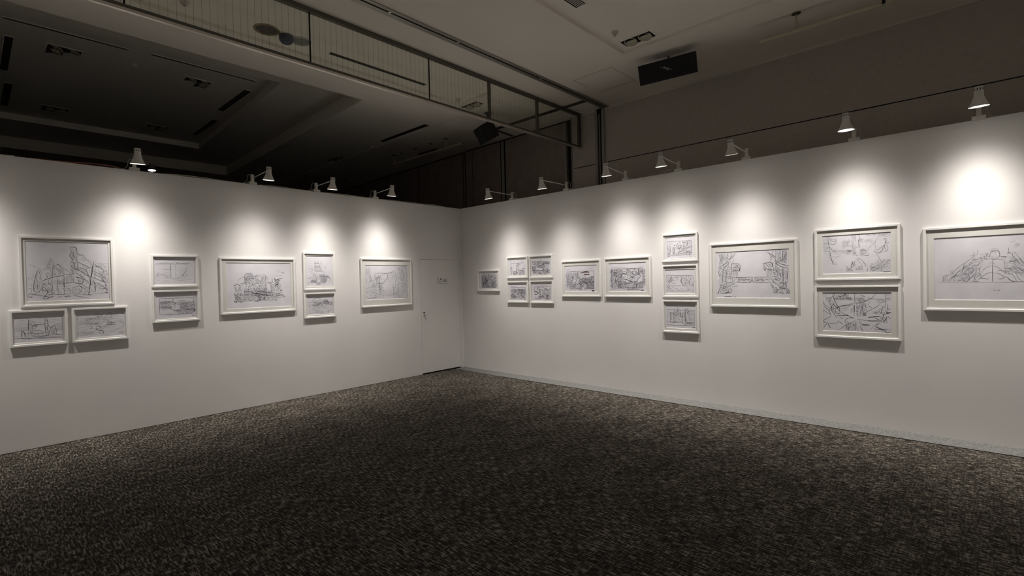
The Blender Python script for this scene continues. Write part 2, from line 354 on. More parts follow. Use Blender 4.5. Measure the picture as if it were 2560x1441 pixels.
# ------------------------------------------------------------------ ceiling fittings
def ring_poly(cx, cy, w_, h_, z): return [(cx-w_/2, cy-h_/2, z), (cx-w_/2, cy+h_/2, z), (cx+w_/2, cy+h_/2, z), (cx+w_/2, cy-h_/2, z)]
def slot_vent(name, cx, cy, w_, h_, z, label, group=None, slats=2, along='y', cat='air vent'):
    t = thing(name, (cx, cy, z), label, cat, group)
    b = MB(); fr = 0.009
    b.box(-w_/2-fr, -w_/2, -h_/2-fr, h_/2+fr, -0.006, 0.0); b.box(w_/2, w_/2+fr, -h_/2-fr, h_/2+fr, -0.006, 0.0)
    b.box(-w_/2, w_/2, -h_/2-fr, -h_/2, -0.006, 0.0); b.box(-w_/2, w_/2, h_/2, h_/2+fr, -0.006, 0.0)
    b.build('frame', m_ceil, t)
    b = MB(); b.box(-w_/2, w_/2, -h_/2, h_/2, -0.0025, -0.0005); b.build('opening', m_dark, t)
    for k in range(slats):
        b = MB(); f_ = (k+1)/(slats+1)
        if along == 'y': x = -w_/2 + w_*f_; b.box(x-w_*0.12/slats*2, x+w_*0.12/slats*2, -h_/2, h_/2, -0.005, -0.0025)
        else: y = -h_/2 + h_*f_; b.box(-w_/2, w_/2, y-h_*0.12/slats*2, y+h_*0.12/slats*2, -0.005, -0.0025)
        b.build('slat', m_bronze, t)
    return t
slot_vent('ceiling_vent', -2.56, -1.385, 1.45, 0.07, ZC+0.034, 'long slot vent in the ceiling seen through the wired glass panes', slats=0, along='x')
slot_vent('ceiling_vent', -0.735, 0.73, 0.105, 1.45, Z3, 'slot vent in the ceiling just above the black corner speaker, beside the dark recess', slats=0)
slot_vent('ceiling_vent', -0.50, 6.2, 0.09, 1.30, Z3, 'farthest slot vent low above the white lamps, right of the dark recess', slats=0)
slot_vent('ceiling_vent', -3.23, 2.03, 0.10, 1.30, Z5, 'slot vent at the right end of the dark recess, nearer one', 'slot vents in the dark recess', slats=1)
slot_vent('ceiling_vent', -3.12, 3.93, 0.09, 1.28, Z5, 'slot vent at the right end of the dark recess, farther one', 'slot vents in the dark recess', slats=1)
slot_vent('ceiling_vent', -5.93, 2.22, 0.075, 1.36, Z5, 'slotted vent at the left end of the dark recess, nearer one', 'slot vents in the dark recess', slats=3)
slot_vent('ceiling_vent', -5.86, 4.15, 0.085, 1.32, Z5, 'slotted vent at the left end of the dark recess, farther one', 'slot vents in the dark recess', slats=3)
slot_vent('ceiling_vent', -5.42, 0.98, 1.16, 0.05, Z5, 'narrow linear vent along the near edge of the dark recess, left one', 'linear vents along the near edge of the recess', slats=1, along='x')
slot_vent('ceiling_vent', -3.95, 0.93, 1.32, 0.05, Z5, 'narrow linear vent along the near edge of the dark recess, right one', 'linear vents along the near edge of the recess', slats=1, along='x')
# louvred grille cut by the top edge of the picture
t = thing('air_grille', (-2.42, -4.172, ZC + 0.034), 'louvred air grille with black gaps at the top edge of the picture', 'air vent')
b = MB(); b.box(-0.48, 0.475, -0.075, -0.062, -0.006, 0); b.box(-0.48, 0.475, 0.062, 0.075, -0.006, 0); b.box(0.452, 0.475, -0.062, 0.062, -0.006, 0); b.box(-0.48, -0.452, -0.062, 0.062, -0.006, 0); b.build('frame', m_ceil, t)
b = MB(); b.box(-0.452, 0.452, -0.062, 0.062, -0.002, -0.0005); b.build('opening', m_dark, t)
for k in range(5):
    y = -0.062 + 0.124*(k+1)/6; b = MB(); b.box(-0.452, 0.452, y-0.005, y+0.005, -0.005, -0.002); b.build('louvre', m_moulding, t)

def downlight(cx, cy, z, w_, h_, spots, label, group=None, dim=False):
    t = thing('recessed_downlight', (cx, cy, z), label, 'ceiling light', group)
    b = MB(); fr = 0.028
    for (x0, x1, y0, y1) in spots['rects']:
        b.box(x0, x1, y0, y1, -0.003, -0.0008)
    b.build('housing', m_dark, t)
    b = MB(); o = spots['outer']
    for i in range(len(o)):
        (x0, y0), (x1, y1) = o[i], o[(i+1) % len(o)]
        p = Vector((x0, y0, 0)); q = Vector((x1, y1, 0)); d_ = (q-p).normalized(); n = Vector((d_.y, -d_.x, 0))*0.024
        b.face([p - d_*0.024*0 + Vector((0,0,-0.006)), q + Vector((0,0,-0.006)), q + n + d_*0.024 + Vector((0,0,-0.006)), p + n - d_*0.024 + Vector((0,0,-0.006))])
        b.face([p + Vector((0,0,-0.006)), q + Vector((0,0,-0.006)), q + Vector((0,0,0)), p])
        b.face([p + n - d_*0.024 + Vector((0,0,-0.006)), q + n + d_*0.024 + Vector((0,0,-0.006)), q + n + d_*0.024, p + n - d_*0.024])
    b.build('trim_ring', m_ceil, t)
    for (x, y) in spots['c']:
        R = spots['r']; M = Matrix.Translation((x, y, -0.004)) @ Matrix.Rotation(math.radians(12), 4, 'Y')
        b = MB(); b.lathe([(R*0.86, 0.002), (R, 0.0), (R*1.02, -0.010), (R*0.93, -0.014), (R*0.88, -0.008), (R*0.80, 0.0)], 26, M=M)
        hd = b.build('lamp_head', m_can, t, smooth=True)
        b = MB(); b.lathe([(0.0001, -0.004), (R*0.5, -0.005), (R*0.82, -0.001)], 22, M=M); b.build('reflector', m_can, hd, smooth=True)
    return t
def double(w_, h_): return dict(rects=[(-w_/2, w_/2, -h_/2, h_/2)], outer=[(-w_/2, -h_/2), (w_/2, -h_/2), (w_/2, h_/2), (-w_/2, h_/2)], r=0.078, c=[(0, -h_/4+0.004), (0, h_/4-0.004)])
downlight(-0.885, -4.230, ZC+0.034, 0, 0, double(0.165, 0.385), 'twin recessed downlight left of the long black speaker, in the near ceiling tray')
downlight(-0.845, -1.298, ZC, 0, 0, double(0.165, 0.370), 'twin recessed downlight seen through glass beside the first mullion')
downlight(-0.70, 3.32, Z3, 0, 0, double(0.15, 0.50), 'dim twin recessed downlight low right of the dark recess, nearer one')
downlight(0.62, 5.15, ZC, 0, 0, double(0.13, 0.46), 'dim twin recessed downlight low near the far panelled wall, above the third lamp')
s_ = 0.165
def ell(kind):
    a = s_
    if kind == 0: return dict(rects=[(-a, 0, -a, a), (0, a, -a, 0)], outer=[(-a, -a), (a, -a), (a, 0), (0, 0), (0, a), (-a, a)], r=0.074, c=[(-a/2, -a/2), (-a/2, a/2), (a/2, -a/2)])
    return dict(rects=[(0, a, -a, a), (-a, 0, -a, 0)], outer=[(-a, -a), (a, -a), (a, a), (0, a), (0, 0), (-a, 0)], r=0.074, c=[(a/2, -a/2), (a/2, a/2), (-a/2, -a/2)])
downlight(-5.42, 1.63, Z5, 0, 0, ell(0), 'three-lamp corner-shaped downlight in the dark recess, upper left one')
downlight(-3.90, 1.60, Z5, 0, 0, ell(1), 'three-lamp corner-shaped downlight in the dark recess, upper right one')
downlight(-5.25, 4.52, Z5, 0, 0, ell(0), 'three-lamp corner-shaped downlight in the dark recess, lower left one')
downlight(-3.78, 4.55, Z5, 0, 0, ell(1), 'three-lamp corner-shaped downlight in the dark recess, lower right one')

def detector(x, y, z, label, sc_=1.0):
    t = thing('smoke_detector', (x, y, z), label, 'smoke detector')
    b = MB(); b.lathe([(0.0001, 0), (0.042, 0), (0.042, -0.006), (0.038, -0.012), (0.033, -0.026), (0.0001, -0.026)], 24); b.build('base', m_moulding, t, smooth=True)
    b = MB(); b.lathe([(0.0001, -0.026), (0.018, -0.026), (0.021, -0.038), (0.013, -0.046), (0.0001, -0.046)], 20); b.build('sensor', m_moulding, t, smooth=True)
    b = MB(); b.lathe([(0.012, -0.045), (0.008, -0.051), (0.0001, -0.051)], 16); b.build('lens', m_greydisc, t, smooth=True)
detector(-1.225, -4.125, ZC+0.034, 'small round white detector on the ceiling left of the near twin downlight')
detector(-1.12, -1.28, ZC+0.034, 'small round white detector behind glass beside the far twin downlight')
detector(-0.66, 1.90, Z3, 'tiny white detector on the ceiling between slot vent and lighting pipe')
detector(-4.83, -1.44, ZC+0.034, 'small round white detector behind glass at the upper left of the screen')
detector(-4.70, 1.46, Z5, 'small detector between the two upper downlights of the dark recess')
def disc(name, x, y, z, R, mring, mface, label, cat):
    t = thing(name, (x, y, z), label, cat)
    b = MB(); b.lathe([(R*0.80, -0.002), (R*0.84, -0.010), (R*0.94, -0.012), (R, -0.006), (R, 0.0)], 36); b.build('ring', mring, t, smooth=True)
    b = MB(); b.lathe([(0.0001, -0.006), (R*0.82, -0.004)], 32); b.build('grille', mface, t, smooth=True)
disc('round_ceiling_speaker', -4.045, -1.43, ZC+0.034, 0.135, m_gold, m_darkdisc, 'round brown grille with a brass ring seen through the wired glass', 'ceiling speaker')
disc('round_ceiling_speaker', -3.665, -1.43, ZC+0.034, 0.120, m_whitering, m_greydisc, 'round pale grille with a white ring right of the navy camera dome', 'ceiling speaker')
t = thing('dome_camera', (-3.83, -1.43, ZC+0.034), 'small navy blue dome between the two round ceiling grilles', 'camera')
b = MB(); b.lathe([(0.0001, 0), (0.075, 0), (0.078, -0.02), (0.074, -0.055), (0.0001, -0.055)], 26); b.build('housing', m_blue, t, smooth=True)
b = MB(); b.lathe([(0.066, -0.055), (0.058, -0.075), (0.035, -0.088), (0.0001, -0.092)], 26); b.build('dome', m_blue, t, smooth=True)

def batten(x, y0, y1, hang, studs, label, clamps=()):
    t = thing('lighting_pipe', (x, (y0+y1)/2, ZC), label, 'pipe')
    yc = (y0+y1)/2
    b = MB(); b.tube([(0, y0-yc, -0.185), (0, y1-yc, -0.185)], 0.021, 14); b.build('pipe', m_cream, t, smooth=True)
    b = MB()
    for y in (y0, y1): b.tube([(0, y-yc-0.001, -0.185), (0, y-yc+0.001, -0.185)], 0.015, 12)
    b.build('end_hole', m_dark, t)
    for y in hang:
        b = MB(); b.tube([(0, y-yc, 0.0), (0, y-yc, -0.16)], 0.010, 10); b.tube([(0, y-yc, -0.10), (0, y-yc, -0.155)], 0.017, 10)
        b.tube([(0, y-yc-0.014, -0.185), (0, y-yc+0.014, -0.185)], 0.025, 12); hg = b.build('hanger', m_cream, t)
        b = MB(); b.lathe([(0.0001, 0), (0.045, 0), (0.045, -0.006), (0.014, -0.012), (0.0001, -0.012)], 18, M=Matrix.Translation((0, y-yc, 0))); b.build('ceiling_rose', m_bronze, hg)
    for y in clamps:
        b = MB(); b.box(-0.026, 0.026, y-yc-0.014, y-yc+0.014, -0.20, -0.140); b.build('clamp', m_blackbox, t)
    for y in studs:
        b = MB(); b.lathe([(0.0001, 0), (0.040, 0), (0.034, -0.012), (0.0001, -0.014)], 16, M=Matrix.Translation((0, y-yc, 0))); b.build('ceiling_stud', m_bronze, t)
batten(-0.235, -9.6, -5.39, (-5.758, -7.4, -9.0), (), 'cream lighting pipe hanging under the ceiling at the upper right, above the brown wall', clamps=(-6.52,))
batten(0.05, -0.05, 2.31, (0.42, 2.17), (0.44, 0.90, 1.41, 1.90), 'cream lighting pipe hanging in the dark far hall below the corner speaker')
b = MB(); b.box(0.345, 0.385, 1.10, 1.70, ZC-0.035, ZC); o = b.build('dark_bracket', m_bronze); tag(o, 'dark bracket bar on the ceiling beside the far lighting pipe', 'bracket')

# ------------------------------------------------------------------ loudspeakers
def text_mesh(name, body, size, parent, M, m, shear=0.0):
    cu = bpy.data.curves.new(name, 'FONT'); cu.body = body; cu.size = size; cu.extrude = 0.0012; cu.align_x = 'CENTER'; cu.align_y = 'CENTER'; cu.shear = shear; cu.resolution_u = 8
    tmp = bpy.data.objects.new(name, cu); C.objects.link(tmp)
    bpy.context.view_layer.update(); dg = bpy.context.evaluated_depsgraph_get()
    me = bpy.data.meshes.new_from_object(tmp.evaluated_get(dg)); C.objects.unlink(tmp); bpy.data.objects.remove(tmp)
    me.transform(M); me.materials.clear(); me.materials.append(m)
    o = bpy.data.objects.new(name, me); C.objects.link(o); o.parent = parent; return o
# near: face centre, yawed 8 degrees, tilted down
TL = Vector((-0.470, -3.997, 4.318)); TR = Vector((-0.372, -4.706, 4.318)); BL = Vector((-0.395, -3.980, 4.092))
ex = (TR-TL).normalized(); ez = (TL-BL); ez = (ez - ex*ez.dot(ex)).normalized(); ey = ez.cross(ex)    # ey points into the cabinet
Ws, Hs = (TR-TL).length, 0.238; cen = TL + ex*Ws/2 - ez*Hs/2
R3 = Matrix((ex, ey, ez)).transposed()
sp = thing('loudspeaker', cen, 'long black loudspeaker with a silver brand mark hanging under the near ceiling', 'loudspeaker')
sp.rotation_euler = R3.to_euler()
b = MB(); b.box(-Ws/2, Ws/2, 0.012, 0.05, -Hs/2, Hs/2)
b.face([(-Ws/2+.01, 0.05, -Hs/2), (Ws/2-.01, 0.05, -Hs/2), (Ws/2-.06, 0.16, -Hs/2+.05), (-Ws/2+.06, 0.16, -Hs/2+.05)])
b.face([(-Ws/2+.01, 0.05, Hs/2), (-Ws/2+.06, 0.16, Hs/2-.05), (Ws/2-.06, 0.16, Hs/2-.05), (Ws/2-.01, 0.05, Hs/2)])
b.face([(-Ws/2+.01, 0.05, -Hs/2), (-Ws/2+.06, 0.16, -Hs/2+.05), (-Ws/2+.06, 0.16, Hs/2-.05), (-Ws/2+.01, 0.05, Hs/2)])
b.face([(Ws/2-.01, 0.05, -Hs/2), (Ws/2-.01, 0.05, Hs/2), (Ws/2-.06, 0.16, Hs/2-.05), (Ws/2-.06, 0.16, -Hs/2+.05)])
b.face([(-Ws/2+.06, 0.16, -Hs/2+.05), (Ws/2-.06, 0.16, -Hs/2+.05), (Ws/2-.06, 0.16, Hs/2-.05), (-Ws/2+.06, 0.16, Hs/2-.05)])
b.build('cabinet', m_blackbox, sp)
b = MB(); b.box(-Ws/2, Ws/2, 0.0, 0.014, -Hs/2, Hs/2); b.build('grille', m_black, sp, bevel=0.006)
b = MB(); b.box(-Ws*0.32, Ws*0.38, -0.003, 0.004, -Hs/2+0.014, -Hs/2+0.020); b.build('grille_lip', m_blackbox, sp)
ML = Matrix.Translation((-0.005, -0.0045, 0.012)) @ Matrix.Rotation(math.radians(31), 4, 'Y')
bd = text_mesh('brand_mark', 'BOSE', 0.034, sp, ML @ Matrix.Rotation(math.pi/2, 4, 'X'), m_badge, 0.5)
b = MB(); b.face([ML @ Vector(p) for p in ((-0.084, -0.0006, -0.010), (-0.054, -0.0006, -0.010), (-0.050, -0.0006, -0.004))])
b.face([ML @ Vector(p) for p in ((0.052, -0.0006, 0.010), (0.080, -0.0006, 0.010), (0.054, -0.0006, 0.004))]); b.build('badge_bar', m_badge, sp)
b = MB(); b.box(-0.008, 0.008, 0.13, 0.155, Hs/2-0.08, Hs/2+0.035); b.build('bracket', m_blackbox, sp)
# corner speaker
sp2 = thing('loudspeaker', (-0.44, -1.19, 4.095), 'small black corner loudspeaker hanging just beneath the glass screen rail', 'loudspeaker')
sp2.rotation_euler = Matrix.Rotation(math.radians(-110), 4, 'Z').to_euler()
RX = Matrix.Rotation(math.radians(30), 4, 'X')
b = MB(); 
F = [(-0.165, -0.11), (0.165, -0.11), (0.165, 0.02), (0.08, 0.16), (-0.08, 0.16), (-0.165, 0.02)]
lo = [RX @ Vector((x, y, -0.14)) for x, y in F]; hi = [RX @ Vector((x, y, 0.13)) for x, y in F]
b.face(lo[::-1]); b.face(hi)
for i in range(6): j = (i+1) % 6; b.face([lo[i], lo[j], hi[j], hi[i]])
b.build('cabinet', m_blackbox, sp2, bevel=0.006)
b = MB(); b.box(-0.16, 0.16, -0.124, -0.110, -0.135, 0.125, M=RX); b.build('grille', m_black, sp2, bevel=0.004)
b = MB(); b.box(-0.15, -0.13, -0.127, -0.124, -0.03, -0.01, M=RX); b.build('badge', m_badge, sp2)
b = MB(); b.box(-0.02, 0.02, 0.02, 0.06, 0.10, 0.325); b.box(-0.05, 0.05, -0.01, 0.09, 0.315, 0.325); b.build('bracket', m_blackbox, sp2)

# ------------------------------------------------------------------ clip lamps
def make_lamp(label, group):
    t = thing('clip_lamp', (0, 0, 0), label, 'lamp', group)      # origin: top front edge of the partition; -y points into the room
    b = MB(); b.box(-0.05, 0.05, -0.012, TP+0.012, 0.0, 0.034); b.box(-0.05, 0.05, -0.012, -0.0008, -0.006, 0.0); b.box(-0.05, 0.05, TP+0.0008, TP+0.012, -0.05, 0.0)
    b.build('clamp', m_lamp, t, bevel=0.003)
    b = MB(); b.box(-0.019, 0.019, 0.0, 0.036, 0.034, 0.135); b.build('stem', m_lamp, t, bevel=0.004)
    b = MB(); b.lathe([(0.0001, 0), (0.008, 0), (0.008, 0.05), (0.0001, 0.05)], 12, M=Matrix.Translation((-0.025, 0.018, 0.088)) @ Matrix.Rotation(math.pi/2, 4, 'Y')); b.build('knob', m_alum, t)
    return t
SH = [(0.0001, 0.10), (0.026, 0.10), (0.031, 0.095), (0.032, 0.06), (0.033, 0.022), (0.038, 0.004), (0.048, -0.022), (0.060, -0.047), (0.070, -0.066), (0.0705, -0.069), (0.0685, -0.0685),
      (0.058, -0.047), (0.046, -0.022), (0.036, 0.004), (0.031, 0.022), (0.029, 0.09), (0.0001, 0.092)]
def finish_lamp(t, out, up, tilt, cord_side, k=1.0):
    hd = Vector((0, -out, up)); tl = math.radians(tilt)
    M = Matrix.Translation(hd) @ Matrix.Rotation(tl, 4, 'X')          # opening tips towards the wall (+y)
    b = MB(); b.lathe(SH, 36, M=M); sh = b.build('shade', m_lamp, t, smooth=True)
    b = MB()
    for q in range(10):
        a = 2*math.pi*q/10; b.box(0.0305, 0.0330, -0.0028, 0.0028, 0.066, 0.086, M=M @ Matrix.Rotation(a, 4, 'Z'))
    b.build('vent_slots', m_slot, sh)
    b = MB(); b.lathe([(0.0001, -0.058), (0.035, -0.058), (0.058, -0.0595)], 28, M=M); b.build('bulb', m_lens, t)
    b = MB(); att = M @ Vector((0, 0.031, 0.055)); b.tube([(0, 0.018, 0.085), att], 0.0055, 10); b.build('arm', m_lamp, t, smooth=True)
    b = MB(); b.tube([att + Vector((0, -0.012, 0)), att + Vector((0, 0.016, -0.003))], 0.009, 10); b.build('arm_joint', m_lamp, t)
    s = cord_side
    b = MB(); P = [(0.0, 0.03, 0.12), (0.03*s, 0.04, 0.135), (0.055*s, 0.04, 0.11), (0.06*s, 0.04, 0.06), (0.085*s, 0.045, 0.025), (0.14*s, 0.05, 0.006), (0.22*s, 0.055, 0.004)]
    b.tube(catmull(P, 5), 0.003, 6); b.build('cord', m_cord, t, smooth=True)
    M2 = M @ Matrix.Translation((0, 0, -0.064))
    ld = bpy.data.lights.new('beam', 'SPOT'); ld.energy = LAMP_W*k; ld.color = LAMP_COL; ld.spot_size = math.radians(150); ld.spot_blend = 0.3; ld.shadow_soft_size = 0.016
    ld.use_nodes = True; nt = ld.node_tree; em = nt.nodes['Emission']                    # reflector lamp: intensity falls off as cos(angle)^BEAM_N
    tc = nt.nodes.new('ShaderNodeTexCoord'); sx = nt.nodes.new('ShaderNodeSeparateXYZ'); nt.links.new(tc.outputs['Normal'], sx.inputs[0])
    ab = nt.nodes.new('ShaderNodeMath'); ab.operation = 'ABSOLUTE'; nt.links.new(sx.outputs['Z'], ab.inputs[0])
    pw = nt.nodes.new('ShaderNodeMath'); pw.operation = 'POWER'; pw.inputs[1].default_value = BEAM_N; nt.links.new(ab.outputs[0], pw.inputs[0])
    nt.links.new(pw.outputs[0], em.inputs['Strength'])
    lo_ = bpy.data.objects.new('beam', ld); C.objects.link(lo_); lo_.parent = t
    lo_.location = M2.translation; lo_.rotation_euler = (math.radians(BEAM_TILT), 0, 0)
def catmull(P, n=6):
    P = [Vector(p) for p in P]; out = []
    for i in range(len(P)-1):
        p0 = P[max(i-1, 0)]; p1 = P[i]; p2 = P[i+1]; p3 = P[min(i+2, len(P)-1)]
        for k in range(n):
            u = k/n; out.append(0.5*((2*p1) + (-p0+p2)*u + (2*p0-5*p1+4*p2-p3)*u*u + (-p0+3*p1-3*p2+p3)*u**3))
    out.append(P[-1]); return out
GR = 'white clip lamps along the right partition'; GL = 'white clip lamps along the left partition'
RL = [(-1.327, 0.565, 0.030, 9, 'white clip lamp on the right wall, nearest to the room corner'),
      (-2.478, 0.594, 0.026, 9, 'white clip lamp on the right wall below the hanging glass frame end'),
      (-3.515, 0.497, 0.062, 9, 'white clip lamp on the right wall in front of the tall jamb post'),
      (-4.300, 0.496, 0.055, 8, 'white clip lamp on the right wall with a loose cord beside it'),
      (-5.150, 0.510, 0.040, 12, 'white clip lamp on the right wall above the frame of the two facing lion carvings'),
      (-6.226, 0.440, 0.090, 4, 'brightly glowing white clip lamp on the right wall, second from the right'),
      (-7.188, 0.420, 0.088, 7, 'rightmost white clip lamp, standing in line above its clamp'),
      (-8.25, 0.46, 0.06, 9, 'added white clip lamp on the right wall, unseen beyond the right edge')]  # last one is out of view, added for extra light
LL = [(-5.009, 0.440, 0.060, 7, 'leftmost white clip lamp, hiding its clamp above the big tower drawing'),
      (-3.709, 0.525, 0.045, 7, 'white clip lamp on the left wall, second from the left edge'),
      (-2.815, 0.476, 0.038, 8, 'white clip lamp on the left wall above the stepped tower drawing'),
      (-1.825, 0.463, 0.052, 8, 'white clip lamp on the left wall nearest to the white door'),
      (-6.45, 0.46, 0.06, 9, 'white clip lamp on the left wall beyond the left edge of the picture')]
for (y, out, up, tilt, lab) in RL:
    t = make_lamp(lab, GR); t.location = (0, y, H); t.rotation_euler = (0, 0, -math.pi/2); finish_lamp(t, out, up, tilt, 1 if y < -2.4 else 1)
for (x, out, up, tilt, lab) in LL:
    t = make_lamp(lab, GL); t.location = (x, 0, H); t.rotation_euler.z = -0.115 if x == -5.009 else 0.0; finish_lamp(t, out, up, tilt, -1)
GB = 'added fill lamps behind the viewer'  # unseen lamps added to lift the bounced light on ceiling and walls
for x in (-7.9, -6.4, -4.9, -3.4, -1.9):
    t = make_lamp('added white clip lamp for fill light, unseen behind the viewer', GB); t.location = (x, -10.2, H); t.rotation_euler = (0, 0, math.pi); finish_lamp(t, 0.48, 0.05, 9, 1, 0.6)
for y in (-8.6, -6.9, -5.2, -3.5, -1.8):
    t = make_lamp('added white clip lamp for fill light, unseen behind the viewer', GB); t.location = (-9.2, y, H); t.rotation_euler = (0, 0, math.pi/2); finish_lamp(t, 0.48, 0.05, 9, 1, 0.6)
# lamp hung on the back of the left partition, only its glowing lens peeps over
t = thing('clip_lamp', (-4.80, TP, H), 'lamp behind the left wall top, only its bright glowing lens showing', 'lamp')
b = MB(); Mx = Matrix.Translation((0.02, 0.20, 0.084)) @ Matrix.Rotation(math.radians(-6), 4, 'X'); b.lathe([(0.0001, 0.0), (0.03, 0.0), (0.038, -0.002)], 26, M=Mx); b.build('bulb', m_lens, t)
b = MB(); b.lathe([(0.044, -0.002), (0.043, 0.008), (0.034, 0.035), (0.026, 0.075), (0.0001, 0.077)], 30, M=Mx); b.build('shade', m_slot, t, smooth=True)
b = MB(); b.box(-0.03, 0.03, 0.001, 0.02, -0.12, -0.01); b.tube([(0, 0.015, -0.05), (0.02, 0.24, 0.10)], 0.006, 8); b.build('clamp', m_slot, t)

# cables lying along the partition tops
random.seed(3)
for xa, xb, lab in ((-8.9, -6.62, 'beyond the left edge of the picture'), (-6.38, -6.0, 'at the left edge of the picture'), (-4.72, -3.80, 'between the first and second lamps'), (-3.62, -2.90, 'between the second and third lamps'),
                    (-2.73, -1.90, 'between the third and fourth lamps'), (-1.74, -0.35, 'above the white door')):
    P = []; n = max(3, int((xb-xa)/0.22))
    for k in range(n+1):
        P.append((xa + (xb-xa)*k/n, 0.018 + random.uniform(-0.012, 0.014), H + 0.006 + (0 if k in (0, n) else max(0, random.uniform(-0.008, 0.016)))))
    b = MB(); b.tube(catmull(P, 4), 0.0045, 6); o = b.build('power_cable', m_cord, smooth=True); tag(o, 'pale power cable on the left wall top ' + lab, 'cable', 'cables on the left wall top')
P = [(-5.9, 0.03, H+0.005), (-5.6, 0.02, H+0.010), (-5.4, 0.012, H+0.022), (-5.25, 0.016, H+0.024), (-5.13, 0.02, H+0.008)]
b = MB(); b.tube(catmull(P, 6), 0.0065, 8); o = b.build('power_cable', m_redcord, smooth=True); tag(o, 'reddish brown cable on the left wall top beside the leftmost lamp', 'cable')
P = [(0.02, -3.93, H+0.006), (0.02, -3.98, H+0.03), (0.02, -4.10, H+0.022), (0.015, -4.20, H+0.010), (0.02, -4.24, H+0.034), (0.02, -4.20, H+0.06)]
P = [(0.02, -3.90, H+0.004), (0.02, -3.90, H+0.022), (0.02, -3.97, H+0.024), (0.02, -4.05, H+0.018), (0.02, -4.12, H+0.026), (0.02, -4.19, H+0.048)]
b = MB(); b.tube(catmull(P, 6), 0.003, 6); o = b.build('power_cable', m_cord, smooth=True); tag(o, 'loose white cord curling above the right wall top, left of the fourth lamp', 'cable')

